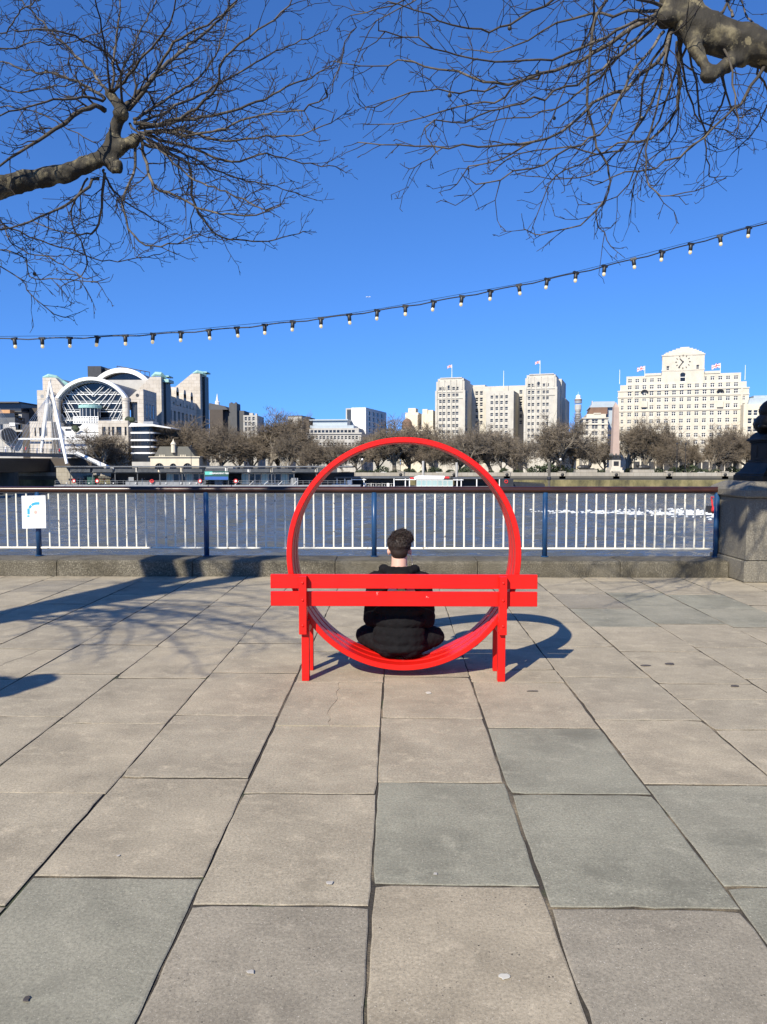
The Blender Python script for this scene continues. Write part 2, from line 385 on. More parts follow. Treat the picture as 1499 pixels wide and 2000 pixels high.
M['skin']=mat('skin',(.62,.36,.27),.5,.06,12); M['hair']=mat('dark_brown_hair',(.017,.0085,.0050),.6,.4,30); M['hoodie']=mat('black_cotton',(.0075,.0070,.0078),.92,.3,18,bump=.5,bscale=160,spec=.15)
M['jeans']=mat('black_denim',(.0085,.008,.009),.9,.4,40,bump=.4,bscale=240,spec=.15); M['shoe']=mat('shoe',(.03,.03,.03),.6,.2,8)
def bulb():
    q=N('lit_bulb'); q.b.inputs['Base Color'].default_value=(.42,.37,.26,1); q.b.inputs['Roughness'].default_value=.15
    q.b.inputs['Emission Color'].default_value=(1,.80,.42,1); q.b.inputs['Emission Strength'].default_value=.3; return q.m
M['bulb']=bulb()
def flat(name,c,rough=.5): return mat(name,c,rough,.03,5)
M['paper']=flat('paper',(.82,.83,.84)); M['map_blue']=flat('map_blue',(.02,.30,.72)); M['map_cream']=flat('map_cream',(.80,.74,.52)); M['map_pink']=flat('map_pink',(.75,.35,.30)); M['map_green']=flat('map_green',(.30,.55,.35)); M['ink']=flat('ink',(.12,.12,.13)); M['ink_pale']=flat('ink_pale',(.55,.56,.58))
M['uj_blue']=flat('flag_blue',(.02,.035,.18)); M['uj_red']=flat('flag_red',(.50,.02,.03)); M['pr_pink']=flat('print_pink',(.85,.55,.55),.8); M['pr_green']=flat('print_green',(.62,.62,.26),.8); M['pr_red']=flat('print_red',(.80,.16,.18),.8); M['pr_cream']=flat('print_cream',(.7,.62,.5),.8)
# ================================================================== near bank
rng=random.Random(7)
WZ=-6.2                       # river level
YK,YKB=10.76,11.31            # kerb front and back
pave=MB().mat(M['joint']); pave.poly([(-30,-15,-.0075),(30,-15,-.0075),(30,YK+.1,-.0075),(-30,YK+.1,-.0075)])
pavement=tag(pave.build('pavement'),kind='structure')
EDG=[-8.95,-8.27,-7.58,-6.9,-6.22,-5.53,-4.85,-4.18,-3.5,-2.8,-2.1,-1.41,-.745,-.091,.553,1.24,1.91,2.6,3.3,3.99,4.66,5.34,6.02,6.70,7.38,8.06]
I0=EDG.index(-.091)
YJ={0:[2.916,3.859,4.829,5.76],-1:[2.775,3.715,4.678,5.607],-2:[2.952,3.89,4.868,5.85,6.81,7.8],-3:[2.75,3.70,4.70,5.69,6.67,7.6],-4:[2.9,3.87,4.82,5.80,6.74],-5:[2.8,3.75,4.7,5.66,6.57],
    1:[2.775,3.727,4.66,5.63,5.97,6.92],2:[2.927,3.85,4.81,5.78,6.73,7.7],3:[2.75,3.7,4.65,5.61,6.57,7.55],4:[2.9,3.86,4.81,5.76,6.73]}
YJ={c:[HC/math.tan(math.atan((HZ+2400/y-CY)/F)+PITCH) for y in v] for c,v in YJ.items()}
GREY={(-2,2.5),(0,3.4),(1,4.2),(1,3.2),(2,3.4),(2,2.5),(3,8.0),(4,8.1),(4,9.2),(5,8.1),(5,9.2),(-5,9.3)}
DARK={(-1,2.3),(3,9.2),(5,10.4),(2,10.3),(-7,10.3),(1,2.3)}
def slab(mb,x0,x1,y0,y1,r,ztilt=.0015):
    g=.0046
    x0+=g+r.uniform(-.003,.0045); x1-=g+r.uniform(-.003,.0045); y0+=g+r.uniform(-.003,.004); y1-=g+r.uniform(-.003,.004)
    n=9; ring=[]
    for k in range(n): ring.append((x0+(x1-x0)*k/n, y0))
    for k in range(n): ring.append((x1, y0+(y1-y0)*k/n))
    for k in range(n): ring.append((x1-(x1-x0)*k/n, y1))
    for k in range(n): ring.append((x0, y1-(y1-y0)*k/n))
    cx,cy=(x0+x1)/2,(y0+y1)/2
    ring=[(x+r.uniform(-.0032,.0032),y+r.uniform(-.0032,.0032)) for x,y in ring]
    for k in (0,n,2*n,3*n):          # worn and chipped corners
        if r.random()<.3: q=r.uniform(.015,.05); ring[k]=(ring[k][0]+(cx-ring[k][0])*q*.5,ring[k][1]+(cy-ring[k][1])*q*.5)
    if r.random()<.3: k=r.randrange(4*n); q=r.uniform(.01,.03); ring[k]=(ring[k][0]+(cx-ring[k][0])*q,ring[k][1]+(cy-ring[k][1])*q)
    a,b,c=r.uniform(-ztilt,ztilt),r.uniform(-ztilt,ztilt),r.uniform(-.0015,.0015)
    zf=lambda x,y: c+a*(x-cx)/.35+b*(y-cy)/.45
    tm0=mb.cur; top=mb.mats[tm0]; mb.mat(M['joint']); jm=mb.cur; mb.cur=tm0  # slab sides take the dark joint colour, dirt with deep-joint shade painted in
    B=len(mb.v); m=len(ring)
    for x,y in ring: mb.v.append((x-cx,y-cy,-.03))
    for x,y in ring: mb.v.append((x-cx,y-cy,zf(x,y)-.0022))
    for x,y in ring:
        d=Vector((cx-x,cy-y)); d.normalize(); q=r.uniform(.004,.010); mb.v.append((x+d.x*q-cx,y+d.y*q-cy,zf(x,y)))
    for k in range(m):
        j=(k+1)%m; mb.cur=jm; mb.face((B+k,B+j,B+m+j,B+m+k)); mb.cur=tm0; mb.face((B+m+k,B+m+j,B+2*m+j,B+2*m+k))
    mb.face([B+2*m+k for k in range(m)])
    return cx,cy
rest=MB().mat(M['slab_tan'])
CRACK={(-1,5.1):[(.52,0.0),(.47,.3),(.53,.6),(.5,1.0)],(3,5.1):'h',(-5,6.1):[(.42,0.0),(.50,.3),(.55,.6),(.66,1.0)]}
for ci in range(len(EDG)-1):
    c=ci-I0; js=list(YJ.get(c,[2.92 if c%2==0 else 2.775]))
    if js[0]>2.0: js=[js[0]-.95*k for k in (4,3,2,1)]+js
    while js[-1]<YK-.35: js.append(js[-1]+.95+rng.uniform(-.03,.03))
    if js[-1]>YK-.02 or YK-js[-1]<.3: js[-1]=YK
    else: js.append(YK)
    for k in range(len(js)-1):
        y0,y1=js[k],js[k+1]; x0,x1=EDG[ci],EDG[ci+1]; ym=(y0+y1)/2
        edge=min(abs(x0),abs(x1)); vis = y1>1.75 and (edge< .53*y1+.75)
        mb=MB() if vis else rest
        if vis:
            mname='slab_tan'
            if any(g[0]==c and y0<=g[1]<y1 for g in GREY): mname='slab_grey'
            elif any(g[0]==c and y0<=g[1]<y1 for g in DARK): mname='slab_dark'
            elif c==0 and y1<3.0: mname='slab_fleck'
            elif rng.random()<.07 and ym>6.5: mname='slab_grey'
            mb.mat(M[mname])
            cr=next((v for q,v in CRACK.items() if q[0]==c and y0<=q[1]<y1),None)
            if cr=='h':   # cracked across
                ya=y0+(y1-y0)*.62
                for q0,q1,sl in ((y0,ya,0),(ya,y1,1)):
                    mb=MB().mat(M[mname]); cx,cy=slab(mb,x0,x1,q0-(.004 if sl else 0),q1+(0 if sl else .004),rng); o=mb.build('paving_slab',pavement,(cx,cy,0),(0,0,R(.6)))
                continue
            if cr:   # a cracked slab: two pieces
                rc=random.Random(c); cr=[(a0_+(b0_-a0_)*k_/5+(rc.uniform(-.018,.018) if 0<k_ else 0),t0_+(t1_-t0_)*k_/5) for (a0_,t0_),(b0_,t1_) in zip(cr[:-1],cr[1:]) for k_ in range(5)]+[cr[-1]]
                for side in (0,1):
                    mb=MB().mat(M[mname]); cx,cy=(x0+x1)/2,(y0+y1)/2
                    pts=[(x0+(x1-x0)*(f+(-.0014 if side==0 else .0014)),y0+.006+(y1-y0-.012)*t) for f,t in cr]
                    poly=([(x0+.008,y0+.006)]+pts+[(x0+.008,y1-.006)]) if side==0 else ([(x1-.008,y1-.006)]+pts[::-1]+[(x1-.008,y0+.006)])
                    n=len(poly); B=len(mb.v)
                    mb.v+=[(x-cx,y-cy,-.03) for x,y in poly]+[(x-cx,y-cy,.001-side*.002) for x,y in poly]
                    for i in range(n): j=(i+1)%n; mb.face((B+i,B+j,B+n+j,B+n+i))
                    mb.face([B+n+i for i in range(n)]); mb.build('paving_slab',pavement,(cx,cy,0))
                continue
            cx,cy=slab(mb,x0,x1,y0,y1,rng); mb.build('paving_slab',pavement,(cx,cy,0))
        else:
            b0=len(rest.v); cx,cy=slab(rest,x0,x1,y0,y1,rng)
            for i in range(b0,len(rest.v)): v=rest.v[i]; rest.v[i]=(v[0]+cx,v[1]+cy,v[2])
tag(rest.build('paving_slab',pavement),kind='stuff')
# litter on the pavement
def flat_bit(name,px,py,pts,m,h,label,cat,group=None):
    p=at(px,py,Z=.0035); mb=MB().mat(m); n=len(pts)
    mb.v=[(x,y,0) for x,y in pts]+[(x*.85,y*.85,h) for x,y in pts]
    for i in range(n): j=(i+1)%n; mb.face((i,j,n+j,n+i))
    mb.face([n+i for i in range(n)]); tag(mb.build(name,None,p),label,cat,group)
def splat(r,n,rr,sx=1.0): return [(math.cos(2*math.pi*k/n)*r*sx*rr.uniform(.65,1.2),math.sin(2*math.pi*k/n)*r*rr.uniform(.65,1.2)) for k in range(n)]
r2=random.Random(5)
M['drop']=flat('bird_dropping',(.50,.47,.40),.8); M['leafbit']=flat('dead_leaf',(.06,.05,.045),.8); M['gum']=flat('chewing_gum',(.40,.37,.32),.7)
flat_bit('bird_dropping',985,1907,splat(.015,13,r2,1.3),M['drop'],.0008,'white bird dropping on the slab nearest the camera, right of centre','dropping')
flat_bit('bird_dropping',838,1353,splat(.024,9,r2,1.1),M['drop'],.002,'white bird dropping on the paving in front of the red bench','dropping')
flat_bit('flattened_gum',490,1898,splat(.012,9,r2,1.2),M['gum'],.0008,'pale grey flattened gum on speckled slab at the bottom','gum')
flat_bit('flattened_gum',851,1706,splat(.010,8,r2),M['gum'],.0008,'pale flattened gum on grey slab just right of centre','gum')
flat_bit('flattened_gum',232,1671,splat(.008,8,r2),M['gum'],.0008,'small pale gum spot on tan slab at lower left','gum')
flat_bit('flattened_gum',645,1724,splat(.013,8,r2,1.3),M['gum'],.0015,'pale gum spot on the tan slab left of the centre joint','gum')
flat_bit('flattened_gum',52,1951,splat(.013,8,r2),M['leafbit'],.0015,'dark gum spot on greenish slab in the bottom left corner','gum')
flat_bit('dead_leaf',1309,1297,splat(.03,7,r2,1.6),M['leafbit'],.006,'dark dead leaf on paving right of the bench, left of two','leaf') if False else None
flat_bit('dead_leaf',1260,1300,splat(.020,7,r2,2.2),M['leafbit'],.005,'thin dark dead leaf on the paving right of the bench shadow','leaf')
flat_bit('dead_leaf',1310,1297,splat(.026,7,r2,1.7),M['leafbit'],.006,'broad dark dead leaf on the paving, further right of bench shadow','leaf')
flat_bit('dead_leaf',1434,1340,splat(.018,7,r2,2.0),M['leafbit'],.005,'dark dead leaf on paving near the right edge','leaf')
flat_bit('dead_leaf',1042,1350,splat(.008,7,r2,5.5),M['leafbit'],.004,'thin dark twig scrap on slab below the right bench leg','leaf')
# kerb
kerb=empty('kerb',(0,YK,0),kind='structure')
xs=[-9.2]; 
for x in (-6.85,-4.82,-2.88,-.86,1.15,3.15): xs.append(x)
xs.append(4.66)
for i in range(len(xs)-1):
    mb=MB().mat(M['kerb']); g=.004; x0,x1=xs[i]+g,xs[i+1]-g
    prof=[(0,0),(0,.195),(.008,.212),(.028,.224),(.06,.230),(YKB-YK,.236),(YKB-YK,-.4),(0,-.4)]
    b=len(mb.v); n=len(prof)
    for x in (x0,x0+.008,x1-.008,x1):
        q=.004 if x in (x0,x1) else 0
        for y,z in prof: mb.v.append((x,y+(q if y<.1 else 0),z-(q if z>.1 else 0)))
    for k in range(3):
        for i2 in range(n):
            j=(i2+1)%n; mb.face((b+k*n+i2,b+(k+1)*n+i2,b+(k+1)*n+j,b+k*n+j))
    mb.face([b+i2 for i2 in range(n)][::-1]); mb.face([b+3*n+i2 for i2 in range(n)])
    o=mb.build('kerb_stone',kerb,(0,rng.uniform(-.004,.004),rng.uniform(-.004,.003)))
rw=MB().mat(M['ledge']); rw.box(-40,40,YKB+.005,YKB+.9,WZ-2,.10); tag(rw.build('river_wall'),kind='structure')
g=MB().mat(M['earth']); g.box(-400,400,-300,-15.01,-1,-.02); g.box(-400,-30.01,-15,12,-1,-.02); g.box(30.01,400,-15,12,-1,-.02); tag(g.build('ground'),kind='structure')
# ------------------------------------------------------------------ railing
YR=11.22; PXS=(-7.77,-5.28,-2.79,-.32,2.175,4.66)
rail=empty('river_railing',(0,YR,.236),label='white barred railing with blue posts and brown wooden handrail along the river',cat='railing')
hb=MB().mat(M['handrail']); hb.sm=True
hp=[(-9.0,0,.981),(4.80,0,.981)]; hb.tube([(x,0,.981+.0*x) for x in np.linspace(-9,4.62,14)]+[(4.78,0,.981),(4.82,0,.981)],[.047]*15+[.030],12,True,1.15)
hb.build('handrail',rail)
zb=.119
br=MB().mat(M['rail_white']); br.tube([(-9,0,zb),(4.62,0,zb)],.016,8); br.build('bottom_rail',rail)
fl=MB().mat(M['dark']); fl.box(-9,4.7,-.022,.022,.928,.938); fl.build('rail_plate',rail)
pm=MB().mat(M['rail_blue']); pm.sm=True; pm.tube([(0,0,0),(0,0,.94)],.038,14); pm.sm=False; pm.lathe([(.055,0),(.055,.012)],12); pme=pm.mesh('post')
for x in PXS: mobj('post',pme,rail,(x,0,0))
bm_=MB().mat(M['rail_white']); bm_.tube([(0,0,zb),(0,0,.93)],.0135,8); bme=bm_.mesh('baluster')
for i in range(len(PXS)-1):
    a,b=PXS[i],PXS[i+1]; off=.170; n=16
    for k in range(n):
        x=a+off+(b-a-2*off)*k/(n-1); mobj('baluster',bme,rail,(x+rng.uniform(-.004,.004),0,0),(0,rng.uniform(-.004,.004),0))
for k in range(7): mobj('baluster',bme,rail,(PXS[0]-off-k*.1433,0,0))
# poster
pp=at(66.5,1000,11.13)
ps=empty('notice',pp,label='white paper notice with blue arc map cable-tied to the railing post',cat='notice'); ps.rotation_euler=(0,R(-1.0),0)
W,H=.350,.475
pb=MB().mat(M['paper']); nx,nz=6,8; pb.sm=True
def curl(u,w): return -.010*math.sin(math.pi*(u/W+.5))*(.5+w/H)+.012*math.sin(5*w)
for off_ in (0,.003):
    B=len(pb.v)
    for j in range(nz+1):
        for i in range(nx+1):
            u,w=-W/2+W*i/nx,-H/2+H*j/nz; pb.v.append((u,curl(u,w)+off_,w))
    for j in range(nz):
        for i in range(nx):
            q=(B+j*(nx+1)+i,B+j*(nx+1)+i+1,B+(j+1)*(nx+1)+i+1,B+(j+1)*(nx+1)+i); pb.face(q if off_==0 else q[::-1])
pb.build('sheet',ps)
def pr(u,w): return (u,curl(u,w)-.0012,w)
def arc(mb,m,c,r0,r1,a0,a1,n=6):
    mb.mat(m)
    for k in range(n):
        t0,t1=R(a0+(a1-a0)*k/n),R(a0+(a1-a0)*(k+1)/n)
        mb.poly([pr(c[0]+math.cos(t)*r,c[1]+math.sin(t)*r) for t,r in ((t0,r0),(t0,r1),(t1,r1),(t1,r0))][::-1])
mp=MB(); c0=(.045,.01)
arc(mp,M['map_blue'],c0,.095,.135,88,128); arc(mp,M['map_blue'],c0,.095,.135,132,156); mp.mat(M['map_blue'])
for (a,b,c_,d) in ((-.095,-.056,-.035,.055),(-.098,-.060,-.072,-.045),(.045,.09,.105,.145)): mp.poly([pr(a,c_),pr(b,c_),pr(b,d),pr(a,d)])
arc(mp,M['map_cream'],(.03,0),0.004,.082,60,230,10)
mp.mat(M['map_pink']); mp.poly([(x,y-.0005,z) for x,y,z in (pr(.03+.026*math.cos(t),-.005+.026*math.sin(t)) for t in np.linspace(0,5.7,10))]); mp.mat(M['map_green']); mp.poly([(x,y-.0005,z) for x,y,z in (pr(-.045,.0),pr(-.035,.0),pr(-.035,.028),pr(-.045,.028))])
mp.build('map',ps)
ln=MB().mat(M['ink_pale'])
for w,a,b in ((.165,-.14,.13),(.155,-.14,.09),(-.095,-.05,.14),(-.105,-.14,.14),(-.125,-.14,.12),(-.138,-.12,.14),(-.155,-.14,.10),(-.17,-.14,.05),(-.215,.06,.13)): ln.poly([pr(a,w),pr(b,w),pr(b,w+.004),pr(a,w+.004)])
tag(ln.build('small_print',ps),kind='stuff')
tm=text_mesh('London Borough of Lambeth',.0245,M['ink']); mobj('title',tm,ps,(0,curl(0,.205)-.003,.205),(R(90),0,0))
ti=MB().mat(M['black']); ti.tube([(0.02+.05*math.cos(t),.08+.055*math.sin(t),.17) for t in np.linspace(0,6.28,14)],.003,5); ti.build('cable_tie',ps)
# ------------------------------------------------------------------ bench
bench=empty('ring_bench',(.057,5.55,0),label='bright red bench whose seat slats curl up into a big upright ring',cat='bench')
RC=.926; RO,RI=.866,.825
def hoop(y0,y1,n=160):
    mb=MB().mat(M['red']); mb.sm=True; c=.005
    pr_=[(RO,y0+c),(RO,y1-c),(RO-c,y1),(RI+c,y1),(RI,y1-c),(RI,y0+c),(RI+c,y0),(RO-c,y0)]
    pr2=[]
    m=len(pr_)
    for k in range(m):          # own verts for each band so that edges stay crisp
        p,q=pr_[k],pr_[(k+1)%m]; B=len(mb.v)
        for i in range(n):
            a=2*math.pi*i/n
            for r_,y in (p,q): mb.v.append((r_*math.cos(a),y,RC+r_*math.sin(a)))
        for i in range(n):
            j=(i+1)%n; mb.face((B+2*i,B+2*i+1,B+2*j+1,B+2*j))
    return mb
for k in range(3):
    y0=.08+k*.129; hoop(y0,y0+.108).build('seat_slat',bench)
for z0,z1 in ((.683,.788),(.553,.661)):
    mb=MB().mat(M['red']); mb.bbox(-.978,.977,.030,.058,z0,z1,.003); mb.build('back_slat',bench)
for sx in (-.735,.72):
    mb=MB().mat(M['red']); mb.bbox(sx-.028,sx+.028,-.032,.0295,.354,.781,.003); mb.build('back_post',bench)
    s2=sx+.013 if sx<0 else sx-.003
    mb=MB().mat(M['red']); mb.bbox(s2-.0275,s2+.0275,.006,.062,0,.45,.003); 
    o=mb.build('leg',bench); 
    mb=MB().mat(M['red']); mb.bbox(s2-.0255,s2+.0255,.295,.345,0,.41,.003); mb.build('leg',bench)
    mb=MB().mat(M['red']); mb.bbox(s2-.022,s2+.022,.0625,.2945,.345,.405,.003); mb.build('seat_rail',bench)
    mb=MB().mat(M['midgrey']); mb.bbox(s2-.05,s2+.05,.0,.075,-.004,.002,.0015); 
bo_=MB().mat(M['red']); bo_.sm=True; bo_.lathe([(.011,0),(.0105,.004),(.006,.0065),(.001,.007)],10); boe=bo_.mesh('bolt')
for sx in (-.735,.72):
    for z in (.735,.608,.42): mobj('bolt',boe,bench,(sx,-.032,z),(R(90),0,0))
# ------------------------------------------------------------------ person
PX,PY=.024,5.86
person_mb=MB().mat(M['skin'])
def cap(mb,p0,r0,p1,r1,n=12,k=7,sy=1.0):
    p0,p1=Vector(p0),Vector(p1); pts=[];rad=[]
    d=(p1-p0).normalized()
    for i in range(4): a=math.pi/2*(1-i/4); pts.append(p0-d*(r0*math.sin(a)));rad.append(max(r0*math.cos(a),.002))
    for i in range(k+1): t=i/k; pts.append(p0.lerp(p1,t)); rad.append(r0+(r1-r0)*t)
    for i in range(1,5): a=math.pi/2*i/4; pts.append(p1+d*(r1*math.sin(a))); rad.append(max(r1*math.cos(a),.002))
    mb.tube(pts,rad,n,True,1.0)
b=person_mb
b.ellipsoid((0,.062,.985),(.078,.096,.112),20,14)        # cranium
b.ellipsoid((0,.100,.925),(.060,.066,.072),16,10)        # jaw and face
b.ellipsoid((0,.166,.950),(.013,.020,.018),10,8)         # nose
b.ellipsoid((0,.158,.908),(.026,.014,.010),10,8)         # lips
cap(b,(0,.030,.79),.064,(0,.046,.93),.060,14)
cap(b,(-.06,.02,.775),.045,(.06,.02,.775),.045)
for s in (-1,1):
    b.ellipsoid((s*.083,.058,.937),(.012,.021,.032),10,8,Matrix.Rotation(s*.35,3,'Z'))
b.ellipsoid((0,.02,.60),(.16,.09,.18)); b.ellipsoid((0,.0,.32),(.15,.09,.2))
for s in (-1,1):
    cap(b,(s*.17,.015,.725),.045,(s*.225,.06,.45),.038); cap(b,(s*.225,.06,.45),.038,(s*.09,.27,.36),.026)
    hx=s*.05; cap(b,(s*.09,.27,.36),.026,(hx,.315,.345),.030)
    for f in range(4):
        o_=-.024+.016*f; L=(.058,.066,.062,.050)[f]
        k0=(hx-s*.004+o_*.3,.33+o_*.2,.352-.016*f*.9); k1=(k0[0]-s*L*.55,k0[1]+.012,k0[2]-.012); k2=(k1[0]-s*L*.4,k1[1]-.004,k1[2]-.0075)
        cap(b,k0,.0095,k1,.009,8,3); cap(b,k1,.009,k2,.008,8,3)
    cap(b,(s*.085,.285,.372),.011,(hx,.32,.388),.0095,8,3)
    cap(b,(s*.09,.02,.20),.085,(s*.29,.16,.235),.060); cap(b,(s*.29,.16,.235),.055,(-s*.02,.22,.165),.038); cap(b,(-s*.02,.22,.165),.035,(-s*.11,.24,.15),.03)
body=mobj('person',remeshed(person_mb,'person',.0085,3),None,(PX,PY,.004),(0,0,R(-3)),(1,1,.975))
tag(body,'person in black hoodie sitting cross-legged inside the red ring, seen from behind','person')
def vdata(me):
    n=len(me.vertices); co=np.empty(n*3,'f'); me.vertices.foreach_get('co',co)
    nr=np.empty(n*3,'f'); me.vertex_normals.foreach_get('vector',nr)
    return co.reshape(-1,3),nr.reshape(-1,3)
def folds(me,amp,sc_,zlo,zhi,sd=0.0,an=(1,1,1)):
    co,nr=vdata(me); V3=Vector((3,7,1))
    for i,(x,y,z) in enumerate(co.tolist()):
        w=min(1,max(0,(z-zlo)/.05))*min(1,max(0,(zhi-z)/.05))
        if w<=0: continue
        p=Vector((x*an[0]+sd,y*an[1],z*an[2]))*sc_
        n_=mnoise.noise(p)+.5*mnoise.noise(p*2.1); rid=1-abs(mnoise.noise(p*.8+V3))*2
        co[i]+=nr[i]*(amp*w*(n_*.6+rid*.5))
    me.vertices.foreach_set('co',co.ravel()); me.update()
# trousers
t_=MB().mat(M['jeans'])
t_.ellipsoid((0,.0,.215),(.178,.125,.105),20,12)
for s in (-1,1):
    t_.ellipsoid((s*.075,-.035,.195),(.105,.105,.085),16,10)
    cap(t_,(s*.09,.02,.20),.098,(s*.262,.150,.240),.086); cap(t_,(s*.275,.155,.240),.078,(s*.0,.225,.185),.056)
tm_=remeshed(t_,'trousers',.009,4); folds(tm_,.006,20,.0,1,2.0,(1.6,1,.6)); mobj('trousers',tm_,body)
# hoodie
h=MB().mat(M['hoodie'])
for z,rx,ry,cy in ((.235,.185,.140,-.012),(.31,.20,.142,-.010),(.40,.205,.136,-.002),(.50,.21,.13,.004),(.58,.203,.124,.008),(.66,.205,.115,.010),(.72,.185,.100,.012)):
    h.ellipsoid((0,cy,z),(rx,ry,.085),20,10)
h.ellipsoid((0,-.016,.195),(.205,.150,.055),20,8); h.ellipsoid((0,-.014,.26),(.205,.148,.09),20,8)
cap(h,(-.145,.012,.725),.066,(.145,.012,.725),.066); cap(h,(-.07,.015,.765),.052,(.07,.015,.765),.052)
for s in (-1,1):
    cap(h,(s*.178,.012,.712),.074,(s*.212,.045,.40),.066); cap(h,(s*.212,.045,.40),.063,(s*.10,.255,.35),.045)
# hood lying on the back
for k in range(9):
    a=math.pi*(k/8); x=.118*math.cos(a); h.ellipsoid((x,.02-.070*math.sin(a),.806-.010*math.sin(a)),(.042,.038,.036),12,8)
h.ellipsoid((0,-.074,.742),(.110,.044,.072),16,10)
hm=remeshed(h,'hoodie',.009,3); folds(hm,.0075,15,.12,.55,5.0,(1.0,1,1.1)); folds(hm,.004,34,.12,.85,3.0,(.8,1,1.3)); folds(hm,.005,14,.5,.85,1.0)
hood=mobj('hoodie',hm,body)
bv=BVHTree.FromPolygons([v.co.copy() for v in hm.vertices],[tuple(p.vertices) for p in hm.polygons])
for cx_,m_,rr in ((-.046,M['pr_pink'],.040),(.022,M['pr_green'],.036),(.090,M['pr_red'],.037)):
    pmb=MB(); zc=.643
    def onb(x,z,o=.0035):
        hit=bv.ray_cast(Vector((x,-1,z)),Vector((0,1,0)))[0]; return (x,(hit.y if hit else -.12)-o,z)
    for band,mm in (((1.0,.25),m_),((.25,-.2),M['pr_cream']),((-.2,-1.0),m_)):
        pmb.mat(mm); n=10
        for i in range(n):
            for z0_,z1_ in [(band[0]+(band[1]-band[0])*j/3,band[0]+(band[1]-band[0])*(j+1)/3) for j in range(3)]:
                def wd(q): return math.sqrt(max(0,1-q*q*.98))*rr
                P=[]
                for q,t in ((z1_,i/n),(z1_,(i+1)/n),(z0_,(i+1)/n),(z0_,i/n)): P.append(onb(cx_+(t*2-1)*wd(q),zc+q*rr*.9))
                pmb.poly(P)
    pmb.build('back_print',hood)
# hair: a cap of overlapping locks
hc=MB().mat(M['hair'])
hc.ellipsoid((0,.050,.998),(.085,.104,.088),20,12); hc.ellipsoid((0,.014,.950),(.071,.058,.075),16,10); hc.ellipsoid((0.016,.075,1.042),(.078,.088,.050),16,10)
for s in (-1,1): hc.ellipsoid((s*.076,.048,.985),(.010,.036,.040),10,8)
hme=remeshed(hc,'hair',.008,3); folds(hme,.009,24,.97,1.2,4.0)
hair=mobj('hair',hme,body)
lk=MB().mat(M['hair']); lk.sm=True; rh=random.Random(3)
bvh=BVHTree.FromPolygons([v.co.copy() for v in hme.vertices],[tuple(p.vertices) for p in hme.polygons])
for i in range(2200):
    th=rh.uniform(0,2*math.pi); ph=math.acos(rh.uniform(-.25,1)); d=Vector((math.sin(ph)*math.cos(th),math.sin(ph)*math.sin(th),math.cos(ph)))
    hit,nr,_,_=bvh.ray_cast(Vector((0,.05,.985))+d*.3,-d)
    if hit is None: continue
    up=max(0,d.z); sw=Vector((.5,.1,0))*up + Vector((0,0,-.8))*(1-up) + Vector((rh.uniform(-1,1),rh.uniform(-1,1),rh.uniform(-.3,.9)))*.65*up
    tn=(sw-nr*sw.dot(nr)); tn=tn.normalized() if tn.length>1e-4 else nr.orthogonal()
    L=rh.uniform(.018,.042)*(.30+1.15*up); lift=.0015+.013*up
    lk.tube([hit-nr*.003,hit+tn*L*.45+nr*lift,hit+tn*L+nr*(lift*.8*rh.uniform(.3,1.6))],[.0024,.0020,.0005],4,False)
lk.build('locks',hair)
ec=MB().mat(M['offwhite']); ec.tube([(.088,.075,.925),(.092,.085,.89),(.098,.085,.84),(.110,.080,.77)],.0018,5); ec.build('earphone_cable',body)
sh=MB().mat(M['shoe'])
for s in (-1,1): cap(sh,(-s*.01,.225,.165),.045,(-s*.13,.255,.150),.040)
mobj('shoes',remeshed(sh,'shoes',.01,3),body)
# ------------------------------------------------------------------ lamp with plinth
LX,LY=5.40,10.90
pl=empty('lamp_plinth',(LX,LY,0),label='weathered grey granite plinth at the right end of the railing',cat='plinth')
def course(z0,z1,e,joints):
    x0,x1,y0,y1=-.70-e,.70+e,-.56-e,.53+e
    cuts=[x0]+joints+[x1]
    for i in range(len(cuts)-1):
        mb=MB().mat(M['plinth']); mb.bbox(cuts[i]+.003,cuts[i+1]-.003,y0,y1,z0+.003,z1-.002,.010); mb.build('stone_block',pl)
course(0,.29,.03,[.25]); course(.29,1.14,0,[-.12]); 
mb=MB().mat(M['plinth']); mb.lathe([(x*math.sqrt(2),z) for x,z in ((.73,1.14),(.75,1.16),(.75,1.24),(.72,1.28),(.62,1.335),(.56,1.355))],4,a0=math.pi/4); mb.v=[(x,y*.80-.015,z) for x,y,z in mb.v]; mb.build('cap_stone',pl)
lamp=empty('fish_lamp',(LX,LY,1.355),label='black cast iron lamp base with coiled fish at the right edge',cat='street lamp')
mb=MB().mat(M['cast']); q2=math.sqrt(2)
mb.lathe([(x*q2,z) for x,z in ((.68,0),(.68,.075),(.655,.085),(.655,.10),(.60,.125),(.54,.19),(.50,.25),(.47,.262),(.47,.285),(.43,.295),(.43,.53),(.455,.54),(.455,.555),(.50,.565),(.50,.585),(.46,.61),(.42,.65),(.37,.685),(.30,.70))],4,a0=math.pi/4)
mb.v=[(x*.67,y*.67,z) for x,y,z in mb.v]; mb.build('base',lamp); mb=MB().mat(M['cast']); mb.sm=True; mb.ellipsoid((0,0,.80),(.37,.37,.20),16,10); mb.ellipsoid((0,0,.98),(.30,.30,.2),16,10); mb.build('wave_mound',lamp)
mb=MB().mat(M['cast'])
for s in (-1,1):
    mb.box(s*.30-.06,s*.30+.06,-.436,-.425,.33,.50); mb.box(-.436,-.425,s*.22-.08,s*.22+.08,.33,.50)
mb.v=[(x*.67,y*.67,z) for x,y,z in mb.v]; mb.build('panel',lamp)
mb=MB().mat(M['cast']); mb.sm=True; mb.tube([(0,0,.68),(0,0,1.2),(0,0,3.9)],[.10,.07,.05],12); mb.build('column',lamp)
